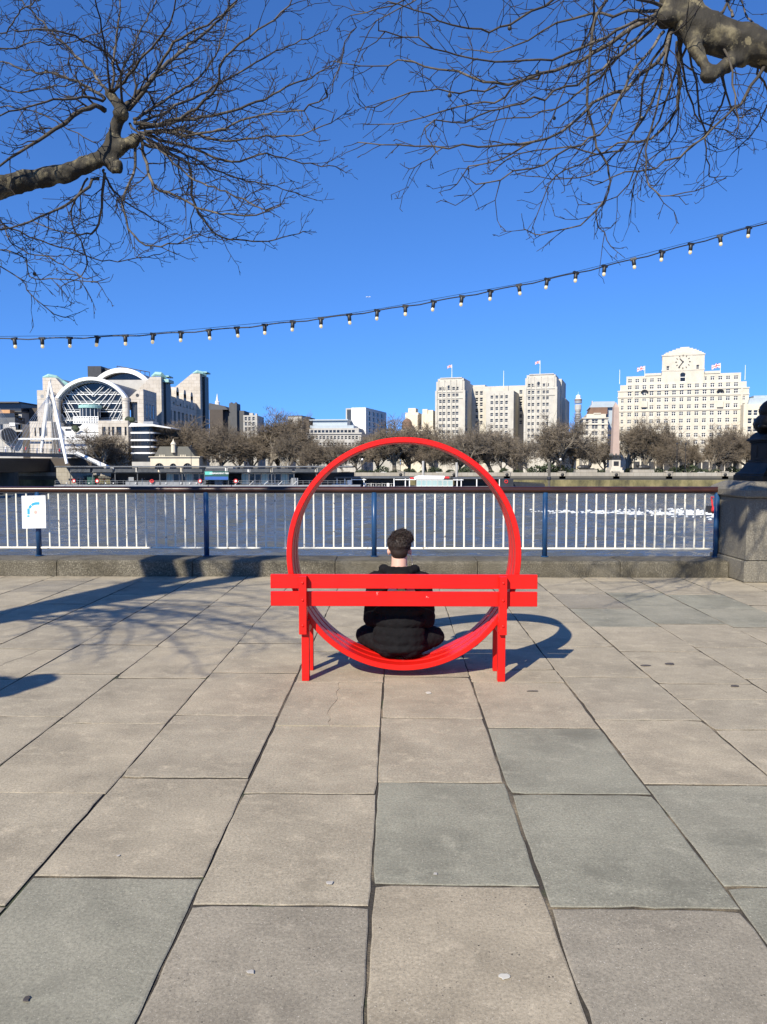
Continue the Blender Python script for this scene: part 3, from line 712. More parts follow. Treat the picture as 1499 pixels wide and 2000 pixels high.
for s in (-1,1):
    mb=MB().mat(M['cast']); mb.sm=True; pts=[];rad=[]
    for k in range(40):
        t=k/39; a=(0 if s>0 else math.pi)+t*2*math.pi*1.6+math.pi*.15; rr=.17*(1-t)**1.7+.055
        pts.append((rr*math.cos(a),rr*math.sin(a),.80+.38*min(1,t/.5)+max(0,t-.5)*2.4)); rad.append(.014+.13*(1-t)**1.7 if t>.06 else .13)
    mb.tube(pts,rad,12); h0=Vector(pts[0]); mb.ellipsoid(h0+Vector((0,0,-.0)),(.155,.155,.13),14,10)
    hd=Vector((h0.x,h0.y,0)).normalized(); mb.ellipsoid(h0+hd*.12+Vector((0,0,-.05)),(.09,.09,.05),12,8); mb.ellipsoid(h0+hd*.09+Vector((0,0,.07)),(.035,.035,.03),8,6)
    f_=mb.build('fish',lamp)
    mb=MB().mat(M['cast'])
    for k in range(3,34,3):
        p=Vector(pts[k]); d=Vector((p.x,p.y,0)).normalized(); mb.tube([p+d*rad[k]*.8,p+d*(rad[k]+.04)+Vector((0,0,.03))],[.035,.004],5)
    mb.build('fin',f_)
mb=MB().mat(M['white']); mb.sm=True; mb.ellipsoid((0,0,4.22),(.22,.22,.24),18,12); mb.build('globe',lamp)
mb=MB().mat(M['cast']); mb.lathe([(.05,3.88),(.12,3.95),(.14,4.0),(.10,4.02)],12); mb.build('collar',lamp)
# ------------------------------------------------------------------ festoon lights
def zs_(x): return 3.374+.01385*(x+5.5)**2
YS=11.0
fe=empty('festoon_lights',(0,YS,0),label='string of warm festoon bulbs on a black cable hanging across the sky',cat='string lights')
X0=at(28.5,663,YS).x; BX=[X0+i*(54.3*YS/1500) for i in range(-8,28)]
mb=MB().mat(M['black']); mb.sm=True; pts=[]
allx=BX+[LX-.02]
for i in range(len(allx)-1):
    a,b_=allx[i],allx[i+1]
    for t in (0,.25,.5,.75):
        x=a+(b_-a)*t; s_=-.012*(1-abs(2*t-1)) if i%2==0 else .006*math.sin(math.pi*t)
        pts.append((x,0,zs_(x)+s_))
pts.append((allx[-1],0,zs_(allx[-1]))); mb.tube(pts,.0085,6); mb.build('cable',fe)
mb=MB().mat(M['black']); mb.tube([(x,.012,zs_(x)+.028+.010*math.sin(x*2.1)) for x in np.linspace(allx[0],allx[-1],50)],.003,4); mb.build('support_wire',fe)
hm_=MB().mat(M['black']); hm_.sm=True; hm_.lathe([(.022,-.088),(.027,-.08),(.027,-.012),(.021,-.006)],12); hm_.sm=False; hm_.box(-.042,.042,-.020,.020,-.016,.016); hme_=hm_.mesh('lamp_holder')
bb=MB().mat(M['bulb']); bb.sm=True; bb.lathe([(.015,-.084),(.019,-.093),(.023,-.104),(.0245,-.115),(.021,-.128),(.013,-.137),(.003,-.141)],14); bbe=bb.mesh('bulb')
for x in BX:
    o=mobj('lamp_holder',hme_,fe,(x,0,zs_(x)),(rng.uniform(-.12,.12),rng.uniform(-.16,.16),rng.uniform(-.4,.4))); mobj('bulb',bbe,o)
# ================================================================== plane trees over the promenade
class Wood:
    """collects twigs; mb for stout shoots, fine for thin twigs"""
    def __init__(s,seed,k=1.0): s.k=k; s.r=random.Random(seed); s.a=MB().mat(M['twig']); s.b=MB().mat(M['twig_fine']); s.a.sm=True
    def shoot(s,pts,r0,r1,dens=1.0,sub=True,tw=.55):
        r=s.r; P=[Vector(p) for p in pts]; Q=[]
        for i in range(len(P)-1):     # Catmull-Rom
            p0,p1,p2,p3=P[max(i-1,0)],P[i],P[i+1],P[min(i+2,len(P)-1)]
            n=max(3,int((p2-p1).length/.11))
            for k in range(n):
                t=k/n; q=.5*((2*p1)+(p2-p0)*t+(2*p0-5*p1+4*p2-p3)*t*t+(3*p1-p0-3*p2+p3)*t**3)
                Q.append(q+Vector((r.gauss(0,1),r.gauss(0,1),r.gauss(0,1)))*.010)
        Q.append(P[-1]); n=len(Q)
        rad=[r0+(r1-r0)*(i/(n-1))**.8 for i in range(n)]
        s.a.tube(Q,rad,6)
        if not sub: return
        L=0; nxt=.15; side=1
        for i in range(1,n):
            L+=(Q[i]-Q[i-1]).length
            if L>nxt:
                nxt=L+r.uniform(.06,.15)/dens; side=-side
                d=(Q[min(i+1,n-1)]-Q[i-1]).normalized()
                s.twig(Q[i],d,side,r.uniform(.30,1.0)*tw*(1.15-.55*i/n),max(.0035*s.k,rad[i]*.5),2)
        s.twig(Q[-1],(Q[-1]-Q[-3]).normalized(),1,.25*tw,max(.003,r1),1)
    def twig(s,p,d,side,L,rad,lev):
        r=s.r; ax=Vector((r.gauss(0,1),r.gauss(0,1),r.gauss(0,1))).normalized()
        pr=d.cross(ax)
        if pr.length<1e-3: return
        pr.normalize(); an=r.uniform(.55,1.05); dd=(d*math.cos(an)+pr*math.sin(an)).normalized()
        n=max(2,int(L/.085)); q=p.copy(); pts=[q.copy()]; kids=[]
        for i in range(n):
            dd=(dd+Vector((r.gauss(0,.2),r.gauss(0,.2),r.gauss(0,.2)+.045))+d*.06).normalized()
            q=q+dd*(L/n); pts.append(q.copy())
            if lev>0 and r.random()<(.75 if lev>1 else .5): kids.append((q.copy(),dd.copy(),i/n))
        rr=[max(.0021*s.k,rad*(1-.7*i/n)) for i in range(n+1)]
        (s.a if rad>.0085*s.k else s.b).tube(pts,rr,4,False)
        for q,dk,t in kids: s.twig(q,dk,1,L*r.uniform(.25,.6)*(1.1-.6*t),max(.0023*s.k,rad*.62),lev-1)
def polyshoot(w,pix,Y0,Y1,r0,r1,dens=1.0,tw=.55,pre=None):
    n=len(pix); pts=[at(px,py,Y0+(Y1-Y0)*(i/(n-1))**.9) for i,(px,py) in enumerate(pix)]
    if pre is not None: pts=[Vector(pre),(Vector(pre)+pts[0])/2+Vector((0,0,.12))]+pts
    w.shoot(pts,r0,r1,dens,True,tw)
def knuckle(mb,c,r,seed):
    rr=random.Random(seed); mb.ellipsoid(c,(r,r*.9,r),12,8)
    for i in range(6): d=Vector((rr.gauss(0,1),rr.gauss(0,1),rr.gauss(0,1))).normalized(); mb.ellipsoid(Vector(c)+d*r*.75,(r*.5,r*.5,r*.5),8,6)
def gnarl(me,amp,sc_):
    co,nr=vdata(me)
    for i,c in enumerate(co.tolist()):
        p=Vector(c)*sc_; co[i]+=nr[i]*(amp*(mnoise.noise(p)+.5*mnoise.noise(p*2.3)))
    me.vertices.foreach_set('co',co.ravel()); me.update()
# --- left tree
TL=Vector((-6.88,2.6,0))
ltree=empty('plane_tree',TL,label='bare plane tree whose limb reaches in from the left above the railing',cat='tree')
def local(pts,o): return [Vector(p)-o for p in pts]
tk=MB().mat(M['bark'])
cap(tk,TL+Vector((0,0,-.1)),.40,TL+Vector((.0,0,.6)),.34,14); cap(tk,TL+Vector((0,0,.6)),.34,TL+Vector((.0,.0,4.5)),.31,14,12); 
cap(tk,TL+Vector((0,0,4.4)),.27,(-6.42,2.6,6.6),.21,12); cap(tk,(-6.42,2.6,6.6),.21,(-6.0,2.75,9.5),.12,12)
cap(tk,TL+Vector((0,0,4.5)),.2,(-6.98,2.9,6.6),.13,12); cap(tk,(-6.98,2.9,6.6),.13,(-7.3,3.3,9.0),.07,12)
LK=[at(-330,430,8.0),at(-80,405,9.2),at(0,366,9.6),at(60,352,9.75),at(130,338,9.9),at(190,312,10),at(226,290,10.05)]
pts=[TL+Vector((0,0,4.35)),Vector((-6.45,4.2,4.75)),Vector((-6.2,6.2,4.92))]+LK[1:]
for i in range(len(pts)-1):
    ra=[.27,.25,.21,.145,.130,.122,.112,.104,.10]; cap(tk,pts[i],ra[i],pts[i+1],ra[i+1],12,6)
K1=at(212,302,10.05); K2=at(262,272,10.0); K3=at(228,245,10.05); K4=at(212,182,10.1)
knuckle(tk,at(218,318,10),.105,1); knuckle(tk,K2,.085,2); cap(tk,K1,.10,K3,.085,10); cap(tk,K3,.085,at(238,215,10.05),.08,10); cap(tk,at(238,215,10.05),.085,K4,.05,10); knuckle(tk,at(236,222,10.0),.105,4); knuckle(tk,K4,.05,5); cap(tk,K1,.10,K2,.07,10); knuckle(tk,at(228,328,9.95),.085,6)
# stub limb and knuckle added out of view, shaped to cast a round shadow
cap(tk,TL+Vector((0,0,3.0)),.16,(-4.55,2.28,2.62),.10,10); knuckle(tk,(-4.40,2.25,2.6),.20,8)
tme=remeshed(tk,'trunk',.035,3); gnarl(tme,.028,7)
for v in tme.vertices: v.co-=TL
mobj('trunk',tme,ltree)
w=Wood(11,1.6)
LS=[([(245,210),(300,150),(350,105),(410,55),(465,0),(500,-60)],.034,1.5),([(250,215),(290,165),(340,85),(420,40),(470,-10)],.026,-1),([(262,240),(340,235),(420,175),(440,110),(520,50),(570,0)],.026,-1.6),
([(270,250),(330,240),(430,222),(500,200),(560,170),(610,150),(655,118)],.026,1.2),([(275,262),(350,255),(440,275),(520,268),(590,262),(648,240)],.024,-.6),([(280,262),(360,285),(450,315),(520,302),(590,318),(655,325)],.022,.8),
([(280,280),(365,320),(380,400),(420,455),(480,470),(540,468),(592,452)],.024,1.4),([(275,275),(300,360),(350,385),(400,410),(480,422),(548,402)],.022,-1.5),([(265,285),(262,340),(240,400),(270,470),(330,480),(390,458)],.020,-.9),
([(205,335),(195,420),(180,455),(120,452),(60,430)],.020,.9),([(190,345),(130,400),(60,430),(0,450),(-60,460)],.020,-1),([(-40,425),(20,445),(80,470),(150,490),(200,510),(312,497)],.022,1.0),([(-40,470),(20,490),(50,505),(60,540),(100,545),(190,550)],.018,-.5),([(-60,500),(0,520),(40,545),(60,575),(95,605),(128,620)],.014,.5),
([(222,180),(225,100),(235,20),(240,-60)],.020,.8),([(215,180),(200,60),(180,-40)],.018,-1.2),([(212,180),(170,130),(120,80),(60,20),(20,-20)],.022,1.3),([(205,215),(175,210),(125,240),(60,285),(0,320),(-70,360)],.036,-.8),([(205,190),(130,150),(60,140),(0,120),(-60,120)],.022,1.6),
([(-40,75),(60,80),(130,85),(230,55),(330,70)],.022,1.0),([(-40,50),(40,20),(90,-10)],.024,-1),([(-40,160),(40,180),(110,170),(190,150),(270,140)],.018,.8),([(225,180),(280,110),(330,50),(350,-20)],.020,-1.8),([(222,182),(260,90),(290,30),(320,-30)],.016,1.6),
([(278,270),(350,295),(420,330),(470,350),(540,365),(600,385)],.018,2.0),([(200,330),(230,380),(300,430),(330,445)],.016,1.9),([(268,240),(380,190),(470,140),(540,100),(640,60)],.020,2.2),([(262,235),(330,190),(400,140),(440,60),(450,0)],.02,1.9),([(170,350),(140,420),(170,520),(120,560)],.013,1.5),([(205,195),(160,190),(90,200),(20,220),(-40,240)],.018,-1.6),([(255,245),(310,290),(370,345),(440,375),(520,410)],.016,-2.2),
([(-40,200),(30,210),(90,225),(150,260),(190,280)],.014,.5),([(-30,400),(30,480),(110,510),(170,545)],.013,-.8),([(240,205),(230,130),(190,90),(110,60),(30,60)],.018,-2.1),([(280,255),(400,260),(500,225),(580,215),(640,190)],.018,-2.3)]
for px,r0,dy in LS: polyshoot(w,px,10.05,10.05+dy,r0*1.05,.0065,1.45,.66,None if px[0][0]>=0 else ((-6.2,6.0,4.95) if px[0][1]>300 else (-6.42,2.6,6.7) if px[0][1]<120 else (-6.25,5.0,4.9)))
# shoots of the hidden part of the crown, which shade the paving
rr=random.Random(21)
for i in range(26):
    a=rr.uniform(0,2*math.pi); z0=rr.uniform(5.2,9.2); st=Vector((-6.6,2.65,z0)); d=Vector((math.cos(a),math.sin(a)*.7,rr.uniform(.0,.5)))
    if d.y>.25 and d.x>0: d.y*=-.5
    L=rr.uniform(1.6,3.0); w.shoot([st,st+d*L*.35+Vector((0,0,.1)),st+d*L*.7,st+d*L+Vector((0,0,-.2))],.022,.004,.7,True,.45)
for i in range(14):     # low shoots towards the camera side
    st=Vector((-6.6,2.5,4.7+rr.uniform(-.5,.8))); e=Vector((-4.6+rr.uniform(-1.0,1.2),1.7+rr.uniform(-.9,.8),4.4+rr.uniform(-.7,.8)))
    w.shoot([st,st.lerp(e,.4)+Vector((0,0,.25)),st.lerp(e,.8)+Vector((0,0,.15)),e],.026,.006,1.1,True,.55)
for mb,nm in ((w.a,'branches'),(w.b,'twigs')):
    mb.v=[(x-TL.x,y-TL.y,z) for x,y,z in mb.v]; tag(mb.build(nm,ltree),kind='stuff')
def seed_balls(parent,o,lst):
    sb=MB().mat(M['bronze']); sb.ellipsoid((0,0,0),(.016,.016,.016),8,6); sb.tube([(0,0,.012),(.004,0,.07)],.0015,4); me=sb.mesh('seed_ball')
    for px,py,Y,s in lst: mobj('seed_ball',me,parent,at(px,py,Y)-o,(0,0,0),(s,s,s))
seed_balls(ltree,TL,[(68,535,10,1.6),(66,487,10,1.0),(528,288,10.4,1.0)])
# --- right tree
TR=Vector((6.6,5.0,0))
rtree=empty('plane_tree',TR,label='bare plane tree with thick limb coming in at the top right corner',cat='tree')
tk=MB().mat(M['bark'])
cap(tk,TR+Vector((0,0,-.1)),.40,TR+Vector((0,0,.6)),.34,14); cap(tk,TR+Vector((0,0,.6)),.34,TR+Vector((0,0,4.0)),.29,14,12); cap(tk,TR+Vector((0,0,4.0)),.24,(7.2,4.6,8.5),.1,12)
YT=6.0
Lm=[TR+Vector((0,0,3.7)),Vector((5.0,5.6,4.25)),at(1560,128,YT),at(1499,98,YT),at(1440,80,YT),at(1390,68,YT),at(1350,45,YT),at(1325,10,YT),at(1300,-45,YT)]
ra=[.22,.18,.135,.13,.125,.125,.128,.12,.09]
for i in range(len(Lm)-1): cap(tk,Lm[i],ra[i],Lm[i+1],ra[i+1],12,6)
knuckle(tk,at(1330,12,YT),.125,2); knuckle(tk,at(1300,30,YT-.05),.08,3); cap(tk,at(1445,115,YT),.06,at(1400,135,YT-.1),.05,10); cap(tk,at(1400,135,YT-.1),.05,at(1385,150,YT-.12),.055,10); knuckle(tk,at(1385,148,YT-.12),.062,4); cap(tk,at(1345,60,YT),.08,at(1362,95,YT-.1),.055,10); knuckle(tk,at(1365,100,YT-.1),.05,5); cap(tk,at(1362,100,YT-.1),.05,at(1388,150,YT-.12),.05,8)
tme=remeshed(tk,'trunk',.03,3); gnarl(tme,.024,8)
for v in tme.vertices: v.co-=TR
mobj('trunk',tme,rtree)
w=Wood(29,1.05)
RS=[([(1285,30),(1216,68),(1137,113),(1058,147),(967,167),(893,142),(803,122),(730,132),(650,119)],.026,.6),([(1315,40),(1301,96),(1222,170),(1160,198),(1120,243),(1046,277),(961,289),(876,285),(780,284),(700,278)],.022,-.5),
([(1058,147),(1018,160),(967,198),(893,207),(797,238),(724,243)],.014,.9),([(1300,-20),(1188,0),(1154,100),(1150,204),(1171,283),(1194,340),(1182,391),(1131,436),(1058,456),(1024,447)],.018,.2),([(1182,391),(1162,419),(1180,455),(1199,484)],.007,.2),
([(1324,60),(1328,140),(1324,210),(1273,266),(1205,283),(1131,317),(1069,362),(1041,442)],.020,.9),([(1495,130),(1470,170),(1437,210),(1375,266),(1301,317),(1222,334),(1160,362)],.018,-.4),([(1330,70),(1340,150),(1358,226),(1400,250),(1440,270)],.014,.9),
([(1120,-20),(1080,3),(1018,34),(956,59),(899,54),(837,28),(758,3)],.018,-.9),([(1174,-20),(1160,40),(1143,85),(1110,150),(1080,226),(1046,277)],.015,1.0),([(1340,70),(1369,226),(1380,290),(1386,334),(1398,352)],.012,.8),([(1310,60),(1290,180),(1262,300),(1265,345),(1290,378),(1358,373)],.013,-.8),
([(1400,80),(1430,140),(1437,210),(1440,250)],.014,-.4),([(1300,20),(1230,25),(1150,30),(1060,60),(980,100),(900,95)],.018,1.3),([(1300,10),(1220,-10),(1120,-30)],.020,-1),([(1290,40),(1210,110),(1150,170),(1060,220),(980,235),(900,250)],.016,1.5),([(1300,60),(1230,150),(1190,240),(1130,280),(1040,330),(930,360)],.016,-1.2),
([(1310,50),(1260,160),(1240,260),(1170,330),(1100,350),(1010,340)],.014,1.4),([(1350,70),(1300,200),(1250,300),(1210,380),(1130,400)],.013,1.0),([(1420,130),(1400,230),(1340,300),(1290,350)],.012,1.1),([(1480,130),(1500,180),(1480,240),(1430,300)],.012,.6),([(1300,30),(1200,60),(1100,110),(1000,120),(900,110),(820,80),(740,60)],.016,-1.5),
([(1345,0),(1380,-40)],.02,.2),([(1400,30),(1440,-10),(1480,-40)],.018,.4),([(1430,30),(1420,0),(1400,-40)],.014,.3),([(1490,60),(1460,30),(1440,-20)],.013,.5),([(967,167),(900,180),(830,175),(750,200),(715,215)],.010,-.6),([(1046,277),(980,310),(920,330),(880,370)],.010,.4),([(876,285),(840,310),(800,330)],.006,.2),([(720,20),(690,60),(670,100),(650,180)],.010,.4),([(860,-20),(780,20),(720,60),(690,150)],.012,.6),([(1280,40),(1180,130),(1090,180),(1000,205),(910,230),(830,250)],.015,-1.6),([(1315,60),(1260,230),(1190,300),(1110,290),(1020,300),(960,340)],.013,.3),([(1325,80),(1320,260),(1250,330),(1230,420)],.010,1.3),([(1405,135),(1440,230),(1470,210),(1500,240)],.010,.5)]
RY={(1058,147):.25,(967,167):.32,(1046,277):-.3,(876,285):-.4,(1182,391):.16}; KR=at(1312,-25,YT)
for px,r0,dy in RS:
    y_=YT+RY.get(px[0],0); polyshoot(w,px,y_,YT+dy,r0*.80,.0036,1.35,.42,KR if (px[0][1]<=20 and px[0][0]<1290) else None)
for i in range(22):
    a=rr.uniform(-1.2,1.4); st=Vector((6.8,4.9,rr.uniform(4.5,7.8))) if i%2 else at(1330,-40,YT)+Vector((0,0,.1)); d=Vector((math.cos(a),math.sin(a)-.4,rr.uniform(.2,.9))); L=rr.uniform(1.3,2.4)
    w.shoot([st,st+d*L*.4,st+d*L*.75,st+d*L],.02,.004,.6,True,.4)
for mb,nm in ((w.a,'branches'),(w.b,'twigs')):
    mb.v=[(x-TR.x,y-TR.y,z) for x,y,z in mb.v]; tag(mb.build(nm,rtree),kind='stuff')
seed_balls(rtree,TR,[(996,55,6.2,1.1),(1050,141,6.0,1.0),(879,186,5.8,1.0),(1254,231,6.2,1.0),(1083,231,6.3,.9)])
# ================================================================== far bank
GZ=-2.6                                   # ground level of the far bank
YW=230.0
land=MB().mat(M['earth']); land.poly([(-2500,YW+.6,GZ),(2500,YW+.6,GZ),(2500,4000,GZ),(-2500,4000,GZ)]); tag(land.build('far_ground'),kind='structure')
rd=MB().mat(M['road']); rd.poly([(-300,YW+6,GZ+.004),(300,YW+6,GZ+.004),(300,YW+20,GZ+.004),(-300,YW+20,GZ+.004)]); tag(rd.build('road'),kind='structure')
def unit_window(name,kind,glass='win',frame='offwhite'):
    mb=MB().mat(M[glass]); mb.poly([(0,0,0),(1,0,0),(1,0,1),(0,0,1)]); mb.mat(M[frame]); t=.07; 
    def bar(a,b,c,d,y=.05): mb.box(a,b,-y,-.004,c,d)
    bar(0,t,0,1); bar(1-t,1,0,1); bar(t,1-t,0,t); bar(t,1-t,1-t,1)
    if kind=='cross': bar(.44,.56,t,1-t); bar(t,.44,.60,.69); bar(.56,1-t,.60,.69)
    if kind=='sash': bar(t,1-t,.47,.54)
    if kind=='bars':
        for k in range(1,4): bar(.25*k-.03,.25*k+.03,t,1-t)
    return mb.mesh(name)
WIN={'cross':unit_window('w_cross','cross'),'sash':unit_window('w_sash','sash'),'plain':unit_window('w_plain','plain'),'dark':unit_window('w_dark','plain','win_dark','darkgrey'),'bars':unit_window('w_bars','bars','win_dark','darkgrey'),'teal':unit_window('w_teal','bars','win_teal','offwhite')}
def put_windows(root,side,org,ops,kind,dep):
    rot={'f':0,'r':math.pi/2,'l':-math.pi/2}[side]; o=Vector(org); u=Vector((math.cos(rot),math.sin(rot),0)); nrm=u.cross(Vector((0,0,1)))
    for a,b_,c,d in ops:
        p=o+u*a+Vector((0,0,c))-nrm*(dep-.01); mobj('window',WIN[kind],root,p,(0,0,rot),(b_-a,1,d-c))
def block(root,u0,u1,v0,v1,z0,z1,m,front=(),right=(),left=(),kind='sash',dep=.35,roof=None,name='wall',parapet=.0):
    mb=MB().mat(M[m]); 
    mb.wall((u0,v0,0),(1,0,0),u1-u0,z0,z1,list(front),dep); mb.wall((u1,v0,0),(0,1,0),v1-v0,z0,z1,list(right),dep); mb.wall((u0,v1,0),(0,-1,0),v1-v0,z0,z1,list(left),dep)
    mb.poly([(u1,v1,z0),(u0,v1,z0),(u0,v1,z1),(u1,v1,z1)])
    if roof: mb.mat(M[roof])
    mb.poly([(u0,v0,z1),(u1,v0,z1),(u1,v1,z1),(u0,v1,z1)])
    o=mb.build(name,root)
    if front: put_windows(root,'f',(u0,v0,0),front,kind,dep)
    if right: put_windows(root,'r',(u1,v0,0),right,kind,dep)
    if left: put_windows(root,'l',(u0,v1,0),left,kind,dep)
    return o
def part(root,name,m,fn):
    """build a part; pieces that stand clear of each other become parts of their own"""
    mb=MB().mat(M[m]); fn(mb); n=len(mb.v); par=list(range(n))
    def find(i):
        while par[i]!=i: par[i]=par[par[i]]; i=par[i]
        return i
    for f_ in mb.f:
        r0=find(f_[0])
        for k in f_[1:]: par[find(k)]=r0
    V=np.array(mb.v); lab=np.array([find(i) for i in range(n)]); ids=np.unique(lab)
    if len(ids)==1: return mb.build(name,root)
    bb=[(V[lab==i].min(0)-.06,V[lab==i].max(0)+.06,[i]) for i in ids]; ch=True
    while ch and len(bb)>1:
        ch=False
        for a_ in range(len(bb)):
            for b_ in range(a_+1,len(bb)):
                if (bb[a_][0]<=bb[b_][1]).all() and (bb[b_][0]<=bb[a_][1]).all():
                    bb[a_]=(np.minimum(bb[a_][0],bb[b_][0]),np.maximum(bb[a_][1],bb[b_][1]),bb[a_][2]+bb[b_][2]); bb.pop(b_); ch=True; break
            if ch: break
    if len(bb)==1: return mb.build(name,root)
    o=None
    for _,_,g_ in bb:
        gs=set(g_); sub=MB().mat(M[m]); keep=[i for i in range(n) if lab[i] in gs]; mp_={i:k for k,i in enumerate(keep)}
        sub.v=[mb.v[i] for i in keep]; sub.f=[tuple(mp_[i] for i in f_) for f_ in mb.f if f_[0] in mp_]; sub.m=[0]*len(sub.f); sub.smooth=[False]*len(sub.f); o=sub.build(name,root)
    return o
def froot(f,name,label,cat,group=None): return empty(name,(f.o.x,f.o.y,0),f.th,label,cat,group)
def grid(us,zs,w,h,off=0.0): return [(u-off-w/2,u-off+w/2,z-h/2,z+h/2) for u in us for z in zs]
def arch_fill(mb,u0,u1,z0,z1,v0,v1,n=10):
    """stone spandrels that turn a square-headed opening into an arched one"""
    r=(u1-u0)/2; c=(u0+u1)/2; zc=z1-r
    for s in (-1,1):
        pts=[(c+s*r,zc)]+[(c+s*r*math.cos(math.pi/2*k/n),zc+r*math.sin(math.pi/2*k/n)) for k in range(1,n+1)]+[(c+s*r,z1)]
        mb.prism(pts if s<0 else pts[::-1],v0,v1)
# ---- embankment wall
ew=empty('embankment_wall',(0,YW,0),label='long granite embankment wall with green algae on the far bank',cat='wall')
part(ew,'parapet','wall',lambda b:(b.box(-260,260,-.5,.5,-2.2,-1.10)))
part(ew,'ledge','ledge',lambda b:(b.box(-260,260,-.9,.49,-2.9,-2.205),b.box(-260,260,-.6,.49,-3.3,-2.905)))
part(ew,'river_face','algae',lambda b:b.box(-260,260,-.7,.48,-9,-3.305))
lb=MB().mat(M['wall']); lb.box(-.95,.95,-.9,.7,-2.9,-.95); lb.box(-1.05,1.05,-1.0,.8,-.945,-.75); lbe=lb.mesh('pier_block')
lr=MB().mat(M['bronze']); lr.tube([(.42*math.cos(t),-.95-.05*math.sin(t*2),-1.75+.42*math.sin(t)) for t in np.linspace(0,6.283,15)],.10,6); lr.ellipsoid((0,-.95,-1.70),(.36,.22,.38),10,8); lre=lr.mesh('lion_boss')
for px in (577,677,783,887,990,1098,1203,1306,1415,1520):
    o=mobj('pier_block',lbe,ew,(at(px,HZ,YW).x,0,0)); mobj('lion_boss',lre,o)
# ---- bare trees of the far bank
class FarTree:
    def __init__(s,seed,dense=1.0,spread=1.0):
        s.r=random.Random(seed); s.t=MB().mat(M['far_bark']); s.c=MB().mat(M['far_twig'] if seed%2 else M['far_twig_b']); s.dense=dense; s.sp=spread
        s.grow(Vector((0,0,-.3)),Vector((s.r.uniform(-.05,.05),s.r.uniform(-.05,.05),1)),3.4,.40,0)
    def grow(s,p,d,L,rad,lev):
        r=s.r; n=(5,4,4,3,2,2)[lev]; pts=[p.copy()]; q=p.copy(); dd=d.normalized()
        up=(.0,.10,.06,.03,.0,-.02)[lev]
        for i in range(n):
            dd=(dd+Vector((r.gauss(0,.13),r.gauss(0,.13),r.gauss(0,.10)+up))).normalized(); q=q+dd*(L/n); pts.append(q.copy())
        rr=[rad*(1-.5*i/n) for i in range(n+1)]
        (s.t if lev<=2 else s.c).tube(pts,rr,(8,6,4,3,3,3)[lev],False)
        if lev>=5: return
        k=int((8,6,6,5,5)[lev]*(s.dense if lev>1 else 1)+r.random())
        for i in range(k):
            t=r.uniform(.35,1.0) if lev>0 else r.uniform(.5,1.0)
            idx=min(n,max(1,int(t*n+.5))); base=pts[idx]
            ax=Vector((r.gauss(0,1),r.gauss(0,1),r.gauss(0,.6))); ax=(ax-dd*ax.dot(dd)).normalized()
            an=r.uniform(.45,1.0)*s.sp; nd=dd*math.cos(an)+ax*math.sin(an)
            s.grow(base,nd,L*r.uniform(.52,.78)*(1.55 if lev==0 else 1),max(.021,rad*r.uniform(.42,.55)),lev+1)
FT=[FarTree(3,.95,1.0),FarTree(8,1.0,.8),FarTree(13,1.05,1.05),FarTree(20,.9,.9),FarTree(27,1.0,1.1)]
FTM=[(f.t.mesh('trunk'),f.c.mesh('crown'),max(v[2] for v in f.c.v),max(abs(v[0]) for v in f.c.v)) for f in FT]
rt=random.Random(4)
# px, top py, distance, width factor
TREES=[(170,868,247,1),(206,838,243,1.15),(238,850,251,1),(345,838,262,1),(372,826,258,1.1),(402,820,264,1.2),(432,828,255,1.1),(462,832,266,1),(488,838,258,1),(520,802,252,1.0),(548,808,262,1),(560,845,244,.9),(590,838,258,1),(612,860,243,1.0),(645,856,252,1),(672,862,244,.9),(700,850,256,1),(738,842,262,1),(770,814,252,1.0),(800,830,258,.9),(832,828,262,1),(850,850,246,1),(897,846,252,.9),(930,838,246,1.1),(962,830,254,1.1),(985,846,246,1),(1012,842,256,1),(1035,856,246,.9),(1078,838,258,.9),(1102,812,254,.9),(1118,828,262,.9),(1150,858,250,.9),(1180,852,256,1),(1228,826,250,.95),(1262,816,246,1.0),(1296,822,250,.9),(1312,852,243,.9),(1352,856,252,.9),(1385,834,246,1.05),(1410,848,250,.9),(1436,830,252,1),(1462,846,248,.9),(1500,840,252,1)]
def ordinal(i): return ['first','second','third','fourth','fifth','sixth','seventh','eighth','ninth','tenth'][i]
SECT=[(0,300,'in front of the arched station'),(300,500,'right of the small stone station'),(500,760,'in front of the grey office blocks'),(760,850,'in front of the cream turreted building'),(850,1120,'before the twin-towered building'),(1120,1205,'left of the obelisk'),(1205,1330,'just right of the obelisk'),(1330,1600,'under the right half of the clock building')]
cnt={}
for px,py,Y,wf in TREES:
    i=rt.randrange(5); tm_,cm_,hh,ww=FTM[i]; p=at(px,py,Y); sz=(p.z-GZ)/hh
    s=next(q for q in SECT if q[0]<=px<q[1]); k=cnt.get(s[2],0); cnt[s[2]]=k+1
    t=empty('bare_tree',(p.x,Y,GZ),rt.uniform(0,6.28),f'bare brown tree, {ordinal(k)} from left of those {s[2]}','tree','bare trees along the far embankment')
    sz*=1.10; q_=1.05 if px<1205 else .90; t.scale=(sz*wf*q_,sz*wf*q_,sz); mobj('trunk',tm_,t); mobj('crown',cm_,t)
